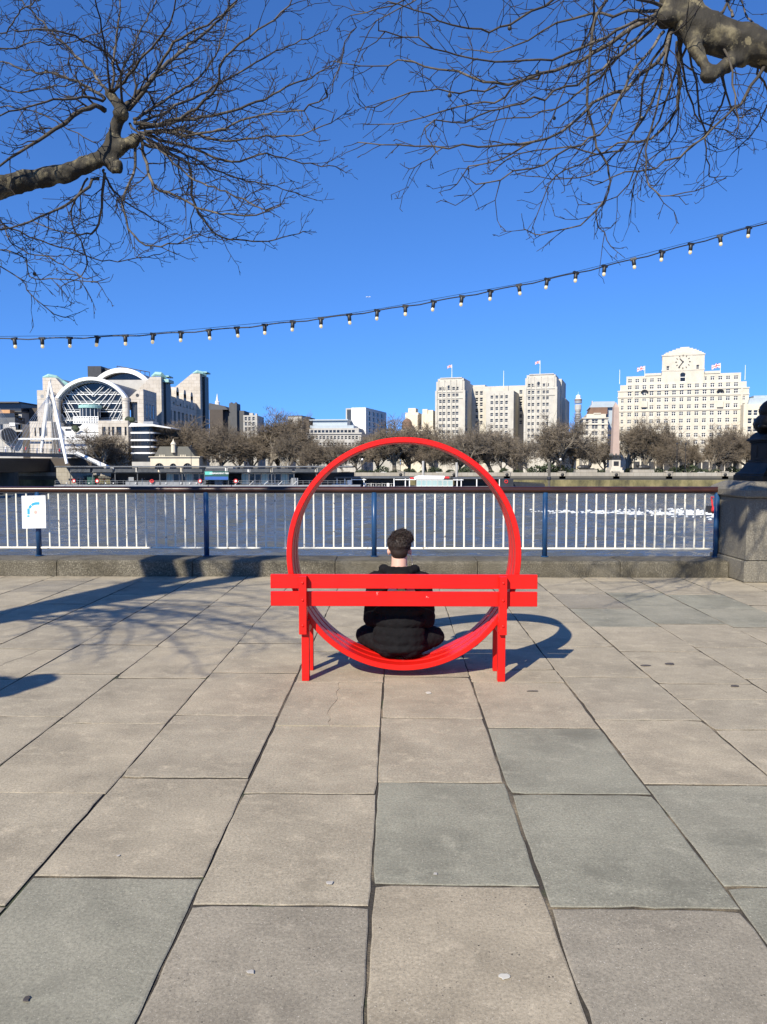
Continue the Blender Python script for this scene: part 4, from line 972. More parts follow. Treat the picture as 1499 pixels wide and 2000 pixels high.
# ---- evergreen shrubs
sm=[]
for k in range(3):
    mb=MB().mat(M['shrub']); r_=random.Random(k)
    for i in range(420):
        d=Vector((r_.gauss(0,1),r_.gauss(0,1),r_.gauss(0,1))).normalized()*r_.uniform(.55,1.05); p=Vector((d.x*1.9,d.y*1.2,1.1+d.z*1.15)); a=Vector((r_.gauss(0,1),r_.gauss(0,1),r_.gauss(0,1))).normalized()*.22; b_=a.orthogonal().normalized()*.16
        mb.poly([p-a,p+b_,p+a,p-b_])
    sm.append(mb.mesh('shrub'))
rs=random.Random(9)
SH=[(705,1.2),(722,1.0),(748,1.5),(775,1.1),(800,1.2),(826,1.1),(850,1.4),(880,1.0),(908,1.4),(935,1.1),(960,1.0),(985,1.2),(1012,1.1),(1050,1.7),(1072,1.9),(1096,1.6),(1120,1.4),(1150,1.0),(1170,1.2),(1232,1.5),(1262,1.3),(1286,1.3),(1318,1.5),(1345,2.0),(1372,1.3),(1400,1.2),(1430,1.4),(1452,1.2),(560,1.2),(600,1.1),(640,1.2)]
for k,(px,s) in enumerate(SH):
    Y=240+rs.uniform(-2,3); o=mobj('shrub',sm[k%3],None,(at(px,HZ,Y).x,Y,GZ-.1),(0,0,rs.uniform(0,6)),(s,s,s*rs.uniform(.85,1.1))); tag(o,'dark evergreen shrub behind the parapet of the far embankment','shrub','shrubs along the far embankment')
# ---- the clock building
f=Fac(1331,335,-19); B=froot(f,'clock_building','white stone office block with a big square clock tower on top','building')
U=f.U; Z=f.Zc; z0=GZ-f.o.z
du=(U(1435.4)-U(1228.6))/14; cols=[U(1435.4)-du*k for k in range(15)][::-1]
rows=[Z(1329.5,p) for p in (753.8,766.8,780.4,794.2,808,822,836,850,864,880,896)]
ww,wh=du*.54,(rows[0]-rows[1])*.60
uL,uR=U(1206),U(1461); zt1=Z(1329,760); zt0=Z(1329,744)
ops=[q for q in grid(cols,rows[1:],ww,wh,uL)]
ec=[U(1213.5),U(1450.5)]; ops+=grid([cols[0]-du*.98,cols[-1]+du*.98],rows[2:],ww*.62,wh,uL)
block(B,uL,uR,0,30,z0,zt1,'portland',ops,(),(),'cross',.3,name='main_wall')
uL2,uR2=U(1209)+.2,U(1457)-.2
block(B,uL2,uR2,.6,28,zt1,Z(1329,748.5),'portland',grid(cols,rows[:1],ww,wh,uL2),(),(),'cross',.3,name='upper_wall')
uL3,uR3=U(1221.5),U(1445); zt3=Z(1329,731)
block(B,uL3,uR3,1.6,27,Z(1329,748.5),zt3,'portland',grid(cols[0:6]+cols[9:],[Z(1329,740)],ww,wh*.9,uL3),(),(),'cross',.3,name='attic_wall')
part(B,'parapet','portland',lambda b:(b.box(U(1258),U(1289.5),1.3,20,zt3,zt3+1.0),b.box(U(1374),U(1404),1.3,20,zt3,zt3+1.1)))
a0,a1=U(1290.5),U(1373); zc0,zc1=Z(1331,748.5),Z(1331,691.5)
aw=U(1335.5)-U(1324.5); am=(a0+a1)/2
ops=[(am-a0-aw/2,am-a0+aw/2,Z(1331,745.5),Z(1331,727.0))]+[(u-a0-.55,u-a0+.55,Z(1331,717.5)-.9,Z(1331,717.5)+.9) for u in (U(1302),U(1360))]
block(B,a0,a1,1.0,16,zc0,zc1,'portland',ops,(),(),'sash',.5,name='clock_tower')
part(B,'arch_spandrel','portland',lambda b:arch_fill(b,am-aw/2,am+aw/2,Z(1331,745.5),Z(1331,727.0),1.002,1.48))
for k,(w0,w1,py) in enumerate(((1293.5,1371,689),(1297,1367,686.5),(1303,1362,684),(1310,1357,681.5),(1317,1350,679),(1325,1343,676.5))):
    lo=zc1 if k==0 else Z(1331,(689,686.5,684,681.5,679,676.5)[k-1]); part(B,'tower_step','portland',lambda b:b.box(U(w0),U(w1),1.2+.25*k,13-k,lo,Z(1331,py)))
part(B,'tower_cornice','portland',lambda b:(b.box(a0-.25,a1+.25,.75,16.2,zc1-.5,zc1+.02),b.box(a0-.2,a1+.2,.85,16.1,Z(1331,722)-.25,Z(1331,722)+.25)))
part(B,'string_course','portland',lambda b:[b.box(uL-.2,uR+.2,-.28,0.0,zz-.22,zz+.22) for zz in (zt1-.2,(rows[3]+rows[4])/2,(rows[1]+rows[2])/2+.1)])
# clock dial
dc=(U(1331),Z(1331,706.4)); dr=(U(1345.6)-U(1331))*1.0
part(B,'dial_panel','portland',lambda b:b.box(dc[0]-dr*1.25,dc[0]+dr*1.25,0.88,0.998,dc[1]-dr*1.28,dc[1]+dr*1.28))
def bar_on(b,ang,r0,r1,w,y):
    c,s=math.sin(ang),math.cos(ang); p=lambda r,o:(dc[0]+c*r+s*o,y,dc[1]+s*r-c*o)
    n0,n1=w,w*.75; q=[p(r0,-n0),p(r0,n0),p(r1,n1),p(r1,-n1)]; b.poly(q); b.poly([(x,yy+.12,z) for x,yy,z in q][::-1])
    for i in range(4):
        j=(i+1)%4; b.poly([q[j],q[i],(q[i][0],y+.12,q[i][2]),(q[j][0],y+.12,q[j][2])])
for k in range(12): part(B,'hour_mark','dark',lambda b:bar_on(b,k*math.pi/6,dr*.80,dr*1.03,.17 if k%3 else .22,.75))
part(B,'hour_hand','dark',lambda b:bar_on(b,R(318),-.3,dr*.66,.26,.70)); part(B,'minute_hand','dark',lambda b:bar_on(b,R(217),-.4,dr*1.0,.19,.64))
for px,py in ((1257.6,766.3),(1405,765.2)):     # hooded balcony windows
    w_=U(px+5.5)-U(px-5.5); zz=Z(px,py+1); part(B,'window_hood','dark',lambda b:b.tube([(U(px)+w_*.5*math.cos(t),-.30,zz+w_*.42*math.sin(t)) for t in np.linspace(0,math.pi,9)],.42,5)); part(B,'balcony','portland',lambda b:b.box(U(px)-w_*.55,U(px)+w_*.55,-.9,-.01,zz-6.3,zz-3.6))
part(B,'pilaster','portland',lambda b:[b.box(U(x)-.35,U(x)+.35,-.32,-.003,rows[7],zt1-.45) for x in (1237,1447)])
part(B,'arcade','dark',lambda b:[b.box(U(x)-1.3,U(x)+1.3,-.06,.0,GZ+1,GZ+5) for x in range(1230,1450,15)])
def flagpole(f,px,py0,py1,label,flag=None,v=3,parentless=True):
    u,zb=f.uz(px,py1,v); _,zt=f.uz(px,py0,v); p=f.o+f.u*u+f.n*v
    r=empty('flagpole',(p.x,p.y,zb),f.th,label,'flagpole'); part(r,'pole','white',lambda b:b.tube([(0,0,0),(0,0,zt-zb)],[.13,.09],6))
    if flag:
        L,Hh=flag; mb=MB(); nx,nz=20,10
        def pt(i,j,o): 
            t=i/nx; return (-L*t, .35*math.sin(t*7+j*.15)*t+o, zt-zb-.1-Hh*(1-j/nz)-.30*Hh*t*t+.10*Hh*math.sin(t*6)*t)
        for i in range(nx):
            for j in range(nz):
                x,y=(i+.5)/nx*2-1,(j+.5)/nz*2-1
                m=M['uj_blue']
                if abs(abs(x)-abs(y))<.30: m=M['white']
                if abs(abs(x)-abs(y))<.12: m=M['uj_red']
                if abs(x)<.22 or abs(y)<.36: m=M['white']
                if abs(x)<.12 or abs(y)<.20: m=M['uj_red']
                mb.mat(m); mb.poly([pt(i+1,j,0),pt(i,j,0),pt(i,j+1,0),pt(i+1,j+1,0)])
        mb.build('flag',r)
flagpole(f,1259.5,714.5,744,'white flagpole with red, white and blue flag left of clock tower',(3.3,1.8)); flagpole(f,1407,709,740,'white flagpole with red, white and blue flag right of clock tower',(3.5,1.9))
flagpole(f,1210.5,722,750,'bare white flagpole at left end of the clock building roof'); flagpole(f,1455.5,713,742,'bare white flagpole at right end of the clock building roof')
# ---- twin-towered building
f=Fac(960,325,-17); B=froot(f,'twin_tower_building','pale stone office block with two tall front towers and recessed middle','building'); U=f.U; Z=f.Zc
def tower(c_px,rows_py,edge,ref,top,v1,wpx=4.9,hpx=6.2):
    u0,u1=U(edge[0]),U(edge[1]); zs=[Z(ref,p) for p in rows_py]+[Z(ref,rows_py[-1]+12.2*k) for k in (1,2,3)]
    w=(U(ref+wpx/2)-U(ref-wpx/2)); h=Z(ref,800)-Z(ref,800+hpx); ops=grid([U(x) for x in c_px],zs,w,h,u0)
    rops=[(a,a+1.2,z-h/2,z+h/2) for z in zs[1:] for a in (2.2,5.2)]
    zt=Z(ref,top); block(B,u0,u1,0,v1,z0,zt,'adelphi',ops,rops,(),'sash',.4,name='tower_wall')
    part(B,'rib','adelphi',lambda b:[b.box(u-.16,u+.16,-.30,-.003,zs[-1]-3,zs[0]+h*.9) for u in [ (U(c_px[k])+U(c_px[k+1]))/2 for k in range(len(c_px)-1)]])
    part(B,'corner_pier','adelphi',lambda b:(b.box(u0-.35,u0+.55,-.35,.6,z0,zs[1]+2),b.box(u1-.55,u1+.35,-.35,.6,z0,zs[1]+2),b.box(u1-.2,u1+.35,3.8,4.6,z0,zs[1]+2)))
    return u0,u1,zs,zt,h
for cp,rp,ed,rf,tp in (((860.3,867.3,876.7,886,893),(759.2,772,784,795.7,807.7,819.7,831.7,843.5,855),(852,907),876.7,745),((1033,1040.7,1051,1061.6,1069),(752.4,766,777.7,790,803,815,827.6,840,852),(1025,1086),1051,738)):
    u0,u1,zs,zt,h=tower(cp,rp,ed,rf,tp,18)
    part(B,'tower_cap','adelphi',lambda b:(b.box(u0+.5,u1-.5,.8,15,zt,zt+1.3),b.box(u0+1.6,u1-1.2,.5,12,zt+1.3,zt+1.7),[b.box(u0+.8+k*(u1-u0-2)/4,u0+1.2+k*(u1-u0-2)/4,-.25,.5,zt-3.5,zt+.5) for k in range(5)]))
    part(B,'arched_head','win_dark',lambda b:b.prism([(U(cp[2])+.62*math.cos(t),zs[0]+h*.5+.62*math.sin(t)*1.3) for t in np.linspace(0,math.pi,9)],-.03,.02))
    part(B,'string_course','adelphi',lambda b:[b.box(u0-.15,u1+.15,-.25,-.002,zz-.15,zz+.15) for zz in ((zs[0]+zs[1])/2,(zs[1]+zs[2])/2)])
uc0,uc1=U(948,),U(1002); zsC=[Z(975,p) for p in (774.8,785.8,797.6,809.2,821,833,845,857)]
hC=zsC[0]-zsC[1]; block(B,uc0,uc1,1.5,24,z0,Z(975,763),'adelphi',grid([U(x) for x in (959.3,969,978.3,988)],zsC,1.15,hC*.58,uc0),(),(),'sash',.4,name='centre_wall')
part(B,'rib','adelphi',lambda b:[b.box(u-.14,u+.14,1.25,1.497,zsC[-1],zsC[0]+1.6) for u in (U(964),U(973.6),U(983))])
ub0,ub1=U(912,16),U(1030,16); zB=[Z(935,p,16) for p in (768,780.5,790,802,814,826)]
block(B,ub0,ub1,16,34,z0,Z(960,754.5,16),'adelphi',grid([U(x,16) for x in (931,940,1017)],zB,1.3,1.7,ub0),(),(),'sash',.35,name='back_wall')
part(B,'roof_plant','adelphi',lambda b:(b.box(U(921,20),U(947,20),20,30,Z(960,754.5,16),Z(960,749.5,16)),b.box(U(1080,18),U(1096,18),18.2,40,z0,Z(1090,740,18)),b.box(U(1094,22),U(1104,22),22,44,z0,Z(1096,778,22))))
flagpole(f,883,712,745,'white flagpole with a reddish flag on the left tower of the pale building',(2.1,1.2),4); flagpole(f,1055,704,738,'white flagpole with a reddish flag on the right tower of the pale building',(2.1,1.2),4); flagpole(f,984,724,757,'bare white flagpole between the two pale stone towers',None,10)
# ---- communications tower
p=at(1129,832,1900); bt=empty('communications_tower',(p.x,1900,GZ),label='distant round telecommunications tower with stacked drums and a mast',cat='tower'); s=1900/1500; hz_=lambda py:at(1129,py,1900).z-GZ
part(bt,'shaft','greybld',lambda b:b.lathe([(5.2*s,0),(4.6*s,hz_(806)),(6.2*s,hz_(803))],16))
for k in range(6): part(bt,'aerial_deck','midgrey',lambda b:b.lathe([(6.2*s,hz_(829-k*4)),(6.2*s,hz_(827.4-k*4))],16))
part(bt,'upper_drum','greybld',lambda b:b.lathe([(5*s,hz_(804)),(6.5*s,hz_(800)),(6.5*s,hz_(791)),(5*s,hz_(790))],18)); part(bt,'screen_band','midgrey',lambda b:b.lathe([(7*s,hz_(788)),(7*s,hz_(781))],18)); part(bt,'red_band','brownroof',lambda b:b.lathe([(7.15*s,hz_(782.5)),(7.15*s,hz_(780))],18)); part(bt,'top_drum','whitebld',lambda b:b.lathe([(6*s,hz_(780)),(4.6*s,hz_(777)),(4.6*s,hz_(773)),(2*s,hz_(771))],16)); part(bt,'mast','teal',lambda b:b.tube([(0,0,hz_(772)),(0,0,hz_(765))],[1.0*s,.5*s],6))
# ---- buildings beside the clock building
f=Fac(1172,300,-10); B=froot(f,'mansard_building','cream building with steep brown roof left of the obelisk','building'); U=f.U; Z=f.Zc
ua,ub=U(1139),U(1187); zs=[Z(1163,p) for p in (823,834,846,858,870,884)]
block(B,ua,ub,0,22,z0,Z(1163,817),'portland',grid([U(x) for x in (1147,1159,1165,1178)],zs,1.1,1.5,ua),(),(),'sash',.3)
part(B,'cornice','portland',lambda b:(b.box(ua-.4,ub+.4,-.5,22.3,Z(1163,817.5),Z(1163,815.5)),b.box(ua-.2,ub+.2,-.35,-.002,Z(1163,828.6)-.2,Z(1163,828.6)+.2)))
part(B,'dormer_storey','portland',lambda b:(b.box(U(1146),U(1184),1.5,20,Z(1163,815.5),Z(1163,808)),b.box(U(1160),U(1174),1.2,8,Z(1163,808),Z(1163,806))))
part(B,'tiled_roof','brownroof',lambda b:b.prism([(U(1150),Z(1163,808)),(U(1188),Z(1163,808)),(U(1188),Z(1163,794)),(U(1155),Z(1163,794))],4,20)); part(B,'flat_roof','zinc',lambda b:(b.prism([(U(1153),Z(1163,794)),(U(1206),Z(1163,794)),(U(1202),Z(1163,782.5)),(U(1161),Z(1163,782.5))],4.5,26),b.box(U(1188.2),U(1206),6,26,z0,Z(1163,794))))
part(B,'chimney','greybld',lambda b:b.box(U(1157),U(1159.5),5,7,Z(1163,794),Z(1163,781)))
f=Fac(1480,315,-12); B=froot(f,'corner_building','cream building with pale blue glass attic at the right edge','building'); U=f.U; Z=f.Zc
ua,ub=U(1458),U(1530); block(B,ua,ub,6,26,z0,Z(1480,789,6),'cream',grid([U(x,6) for x in (1464,1475,1487,1498)],[Z(1480,p,6) for p in (806,822,838)],1.6,2.2,ua),(),(),'sash'); part(B,'glass_attic','zinc',lambda b:(b.prism([(U(1470),Z(1480,789,6)),(U(1530),Z(1480,789,6)),(U(1530),Z(1480,776,6)),(U(1474),Z(1480,776,6))],9,22),b.box(U(1482),U(1530),10,20,Z(1480,776,6),Z(1480,771,6))))
# ---- obelisk
f=Fac(1201,233.5,0); ob=empty('obelisk',(f.o.x,f.o.y,0),R(4),'tall pink granite obelisk on a stepped pedestal at the water','monument'); Z=f.Zc; k=233.5/1500
part(ob,'shaft','obelisk',lambda b:b.lathe([(7.0*k*q2,Z(1201,893)),(4.6*k*q2,Z(1201,796)),(.05,Z(1201,785))],4,a0=math.pi/4))
part(ob,'bronze_collar','bronze',lambda b:(b.lathe([(8.2*k*q2,Z(1201,898.5)),(8.2*k*q2,Z(1201,894)),(7.4*k*q2,Z(1201,889))],4,a0=math.pi/4),[b.ellipsoid((sx*7.2*k,sy*7.2*k,Z(1201,890)),(.35,.35,.75),8,6) for sx in (-1,0,1) for sy in (-1,0,1) if sx or sy]))
part(ob,'pedestal','portland',lambda b:(b.box(-8.4*k,8.4*k,-8.4*k,8.4*k,Z(1201,913),Z(1201,898.5)),b.box(-11*k,11*k,-11*k,11*k,Z(1201,918),Z(1201,913)),b.box(-13.5*k,13.5*k,-13*k,13*k,-2.7,Z(1201,918)))); part(ob,'plaque','bronze',lambda b:b.box(-5*k,5*k,-8.6*k,-8.42*k,Z(1201,910),Z(1201,901)))
for px,lab in ((1145,'dark bronze sphinx on plinth left of the obelisk'),(1256,'dark bronze sphinx on plinth right of the obelisk')):
    x=at(px,HZ,231).x; sr=empty('sphinx',(x,231.6,-1.1),0 if px<1200 else math.pi,lab,'statue'); part(sr,'body','bronze',lambda b:(b.ellipsoid((-.6,0,1.5),(2.0,.7,.75),12,8),b.ellipsoid((1.3,0,2.2),(.55,.5,.65),10,8),b.box(.6,2.6,-.55,.55,.85,1.25)))
    part(sr,'plinth','wall',lambda b:b.box(-3.2,3.2,-1.4,1.2,-2.4,.85))
# ---- grey and cream blocks in the middle
f=Fac(655,330,-6); B=froot(f,'office_block','grey stone office block with rows of small windows and stepped top','building'); U=f.U; Z=f.Zc
ua,ub=U(601),U(706); cs=[U(605+7.1*k) for k in range(14)]
block(B,ua,ub,0,26,z0,Z(650,846),'greybld',grid(cs,[Z(650,p) for p in (855,868,880,892,903)],.95,1.5,ua),(),(),'sash',.35); part(B,'cornice','greybld',lambda b:b.box(ua-.3,ub+.3,-.5,-.002,Z(650,848),Z(650,845)))
block(B,U(603),U(700),1.6,24,Z(650,846),Z(650,836),'greybld',grid([U(608+7.4*k) for k in range(12)],[Z(650,842.5)],1.25,1.3,U(603)),(),(),'dark',.3,name='attic_wall'); part(B,'roof_deck','zinc',lambda b:(b.box(U(603),U(689),3,20,Z(650,836),Z(650,830)),b.box(U(606),U(674),6,20,Z(650,830),Z(650,820)),b.box(U(600),U(676),5,21,Z(650,820),Z(650,817.5))))
f=Fac(690,345,-14); B=froot(f,'white_tower_block','white windowless tower block with glass stair and dark side','building'); U=f.U; Z=f.Zc
block(B,U(687),U(715),0,36,z0,Z(700,796),'whitebld',(),grid([6,13,20,27],[Z(700,p) for p in (806,817,828,839,850)],3.0,1.8),(),'dark',.3); block(B,U(674),U(687)-.02,1.5,20,z0,Z(700,796.5),'greybld',[(.6,U(687)-U(674)-.6,Z(700,825),Z(700,799))],(),(),'bars',.4,name='stair_wall')
f=Fac(585,340,-8); B=froot(f,'low_office_block','small grey box building left of the stepped office block','building'); U=f.U; Z=f.Zc; block(B,U(563),U(590),0,24,z0,Z(575,813),'greybld',(),(),(),'dark'); block(B,U(590)+.02,U(601),3,20,z0,Z(575,818),'darkbld',(),(),(),'dark',name='dark_wing'); part(B,'roof_edge','slate',lambda b:b.box(U(562.5),U(590.5),-.2,24,Z(575,813),Z(575,811.6)))
f=Fac(815,325,-10); B=froot(f,'turreted_building','cream building with clustered towers and a small brown dome','building'); U=f.U; Z=f.Zc
block(B,U(780),U(846),4,24,z0,Z(815,838),'cream',grid([U(786+9*k,4) for k in range(7)],[Z(815,p,4) for p in (846,858,870,882)],1.2,1.8,U(780)),(),(),'sash'); part(B,'turret','cream',lambda b:(b.box(U(786),U(812),8,18,Z(815,838),Z(815,803)),b.box(U(791),U(806),9,16,Z(815,803),Z(815,794)),b.box(U(797),U(812),6,9,Z(815,838),Z(815,808)))); part(B,'turret','cream',lambda b:(b.box(U(818),U(834),9,18,Z(815,838),Z(815,806)),b.box(U(819),U(829),10,16,Z(815,806),Z(815,796)))); part(B,'turret','cream',lambda b:b.box(U(832),U(842),7,16,Z(815,838),Z(815,799))); part(B,'dome','brownroof',lambda b:b.lathe([(2.2,Z(795,838)),(2.2,Z(795,830)),(2.0,Z(795,824)),(1.3,Z(795,819)),(.3,Z(795,816.5))],14,(U(794),2))); 
f=Fac(445,420,0); B=froot(f,'dark_gabled_building','dark old building with stepped roofline right of the station','building'); U=f.U; Z=f.Zc; block(B,U(410),U(436),0,30,z0,Z(420,800),'darkbld',(),(),(),'dark'); part(B,'roof','slate',lambda b:(b.prism([(U(408),Z(420,800)),(U(446),Z(420,800)),(U(440),Z(420,793)),(U(410),Z(420,787))],0,20),b.box(U(447),U(462),2,12,z0,Z(420,787)),b.box(U(436.1),U(475),4,26,z0,Z(420,801)),b.box(U(475.1),U(500),8,26,z0,Z(420,810)))); part(B,'chimney','darkbld',lambda b:(b.box(U(449),U(452),3,5,Z(420,787),Z(420,785)),b.box(U(458),U(461),3,5,Z(420,787),Z(420,785))))
f=Fac(485,330,0); B=froot(f,'stone_gatehouse','small stone building with chimneys among the trees','building'); U=f.U; Z=f.Zc; block(B,U(476),U(503),0,14,z0,Z(485,811),'greybld',grid([U(481),U(488),U(496)],[Z(485,p) for p in (818,828,838,850)],1,1.6,U(476)),(),(),'sash'); part(B,'chimney','greybld',lambda b:(b.box(U(486),U(493),2,5,Z(485,811),Z(485,806)),b.box(U(498),U(501),2,4,Z(485,811),Z(485,807))))
sp=at(425,800,640); st=empty('church_spire',(sp.x,640,GZ),label='thin white church spire right of the station towers',cat='spire'); hz2=lambda py:at(425,py,640).z-GZ
part(st,'tower','whitebld',lambda b:b.lathe([(2.6,0),(2.6,hz2(795)),(2.9,hz2(794)),(2.0,hz2(792)),(1.9,hz2(786)),(2.1,hz2(785.5)),(1.2,hz2(783)),(.15,hz2(769))],8))

# ---- lower buildings that close the gaps behind the trees
def filler(px0,px1,Y,py,m,name,label,th=0,rows_=(6,12,18,24,30,36,42),step=8,kind='sash'):
    f=Fac((px0+px1)/2,Y,th); B=froot(f,name,label,'building'); a,b_=f.U(px0),f.U(px1); mid=(px0+px1)/2
    block(B,a,b_,0,14,GZ,f.Zc(mid,py),m,grid([f.U(px0+step*(k+.6)) for k in range(int((px1-px0)/step))],[f.Zc(mid,py+q) for q in rows_ if py+q<905],1.1,1.6,a),(),(),kind,.3); part(B,'roof','slate',lambda b:b.box(a-.2,b_+.2,-.3,14.2,f.Zc(mid,py),f.Zc(mid,py-1.5)))
filler(706,782,338,856,'greybld','terrace_building','long grey terrace right of the white tower block, behind trees')
filler(500,563,335,846,'greybld','terrace_building','grey stone terrace left of the small box building')
filler(388,476,300,858,'greybld','terrace_building','low stone terrace beside the small stone station')
filler(1098,1141,345,846,'cream','terrace_building','cream terrace between the pale twin towers and the obelisk')
filler(842,856,340,850,'cream','terrace_building','narrow cream building left of the pale twin towers',0,(8,18,28,38),7)
# ---- station with the arched front (seen from the river end, flank in shade)
Y0=270.0
def X(px,Y=Y0): return at(px,HZ,Y).x
def ZZ(px,py,Y=Y0): return at(px,py,Y).z
st=empty('arched_station',(0,0,0),label='large station building with white arched glass front and stone towers',cat='building')
B=st; XR=X(283); 
def P(name,m,fn): return part(B,name,m,fn)
def archpts(cx,cz,hw,rise,n=28,a=0.0):
    r=(hw*hw+rise*rise)/(2*rise); t0=math.asin(min(1,hw/r)); return [(cx+r*math.sin(-t0+2*t0*k/n),cz-r+rise+r*math.cos(-t0+2*t0*k/n)) for k in range(n+1)]
def arch_band(mb,outer,inner,y0,y1):
    n=len(outer)
    for i in range(n-1):
        o0,o1,i0,i1=outer[i],outer[i+1],inner[i],inner[i+1]; Q=lambda p,y:(p[0],y,p[1])
        mb.poly([Q(i0,y0),Q(i1,y0),Q(o1,y0),Q(o0,y0)]); mb.poly([Q(i0,y1),Q(o0,y1),Q(o1,y1),Q(i1,y1)]); mb.poly([Q(o0,y0),Q(o1,y0),Q(o1,y1),Q(o0,y1)]); mb.poly([Q(i0,y0),Q(i0,y1),Q(i1,y1),Q(i1,y0)])
# front arch
cx=(X(114)+X(254))/2; hw=(X(254)-X(114))/2; zs0=ZZ(250,779); zc=ZZ(184,737); rise=zc-zs0
o1=archpts(cx,zs0,hw,rise); i1=archpts(cx,zs0-.2,hw-1.0,rise-.9); 
P('arch_rim','white',lambda b:arch_band(b,o1,i1,Y0-1.5,Y0+1.0))
i2=archpts(cx,zs0-.3,hw-1.6,rise-1.5); P('arch_soffit','midgrey',lambda b:arch_band(b,archpts(cx,zs0-.25,hw-1.02,rise-.95),i2,Y0+.2,Y0+1.85))
P('vault_roof','darkgrey',lambda b:arch_band(b,archpts(cx,zs0-.1,hw-.3,rise-.3),archpts(cx,zs0-.2,hw-.9,rise-.9),Y0+1.01,Y0+38))
zb=ZZ(184,834)
gl=MB().mat(M['win_dark']); gp=archpts(cx,zs0-.3,hw-1.5,rise-1.4); gl.prism([(gp[-1][0],zb)]+[q for q in gp[::-1]]+[(gp[0][0],zb)],Y0+1.9,Y0+2.2); gl.build('glass_wall',B)
def clipz(x):
    t=(x-cx)/(hw-1.6)
    if abs(t)>=1: return zs0
    r=((hw-1.6)**2+(rise-1.5)**2)/(2*(rise-1.5)); return zs0-.3-r+(rise-1.5)+math.sqrt(max(0,r*r-(x-cx)**2))
for py in (765.5,769.5,783,787,799.5,803.5,816,820):
    z=ZZ(184,py); xs=[x for x in np.linspace(cx-hw+1.7,cx+hw-1.7,200) if clipz(x)>z or z<zs0]
    P('glazing_rail','white' if py in (769.5,787,803.5,820) else 'midgrey',lambda b:b.box(xs[0],xs[-1],Y0+1.4,Y0+1.75,z-.16,z+.16))
for k,(xa,za,xb,zb2) in enumerate([(a,b_,c,d) for s in (0,1) for a,b_,c,d in [(tuple(q) if s==0 else (368-q[0],q[1],368-q[2],q[3])) for q in ((167,752,184,769),(163,754,183,774),(151,756,186,787),(148,759,176,792),(140,762,166,795),(138,765,160,800),(129,772,155,817),(127,777,148,818),(123,787,140,822),(122,792,137,824),(122,808,130,826))]]):
    P('brace','white',lambda b:b.tube([(X(xa),Y0+1.15,ZZ(xa,za)),(X(xb),Y0+1.15,ZZ(xb,zb2))],.11,5))
# columns
for px in (115.5,249.5): P('column','clad',lambda b:(b.lathe([(1.25,ZZ(px,836)),(1.25,ZZ(px,782))],18,(X(px),Y0-.3)),b.lathe([(1.45,ZZ(px,783)),(1.45,ZZ(px,777))],18,(X(px),Y0-.3))))
# second, higher arch
Y2=312; cx2=X(243,Y2); hw2=X(296,Y2)-cx2; zs2=ZZ(300,744,Y2); r2_=ZZ(240,719,Y2)-zs2
P('rear_arch_rim','white',lambda b:arch_band(b,archpts(cx2,zs2,hw2,r2_),archpts(cx2,zs2-.2,hw2-1.9,r2_-1.6),Y2-1.2,Y2+1)); P('rear_vault','darkgrey',lambda b:arch_band(b,archpts(cx2,zs2-.1,hw2-.3,r2_-.3),archpts(cx2,zs2-.2,hw2-.9,r2_-.9),Y2+1.01,Y2+34))
gp2=archpts(cx2,zs2-.3,hw2-1.9,r2_-1.6); P('rear_glass','win_dark',lambda b:b.prism([(gp2[-1][0],ZZ(240,772,Y2))]+gp2[::-1]+[(gp2[0][0],ZZ(240,772,Y2))],Y2+2,Y2+2.3))
P('roof_plant','dark',lambda b:(b.box(X(176,330),X(202,330),330,345,ZZ(180,752,330),ZZ(180,715,330)),b.box(X(202,330)+.02,X(214,330),333,345,ZZ(180,752,330),ZZ(180,718,330)))); 
P('maintenance_gantry','darkgrey',lambda b:[b.tube([(X(233+k*9,316),316,ZZ(233,715+k*1.7,316)),(X(242+k*9,316),316,ZZ(233,716.7+k*1.7,316))],.18,4) for k in range(7)]+[b.tube([(X(233+k*9,316),316,ZZ(233,715+k*1.7,316)),(X(233+k*9,316),316,ZZ(233,720+k*2.2,316))],.14,4) for k in range(8)])
# right pavilion at the front
x0,x1=X(253.5),XR; P('pavilion_wall','clad',lambda b:(b.prism([(x0+3.2,GZ),(x1,GZ),(x1,ZZ(283,760)),(x1-2.2,ZZ(276,762)),(X(254),ZZ(254,778)),(X(254),ZZ(254,785)),(x0+3.2,ZZ(254,785))],Y0,Y0+14.9)))
P('round_window','dark',lambda b:b.prism([(X(271.5)+.6*math.cos(t),ZZ(271,772)+.6*math.sin(t)) for t in np.linspace(0,6.1,14)],Y0-.05,Y0-.005))
mobj('window',WIN['bars'],B,(X(256),Y0+1.2,ZZ(256,824)),(0,0,0),(X(269)-X(256),1,ZZ(256,786)-ZZ(256,824)))
for k,(a,b_) in enumerate(((2.6,4.4),(6.2,8.0),(9.8,12))): mobj('window',WIN['dark'],B,(x1+.03,Y0+a,ZZ(290,818)),(0,0,math.pi/2),(b_-a,1,ZZ(290,787)-ZZ(290,818)))
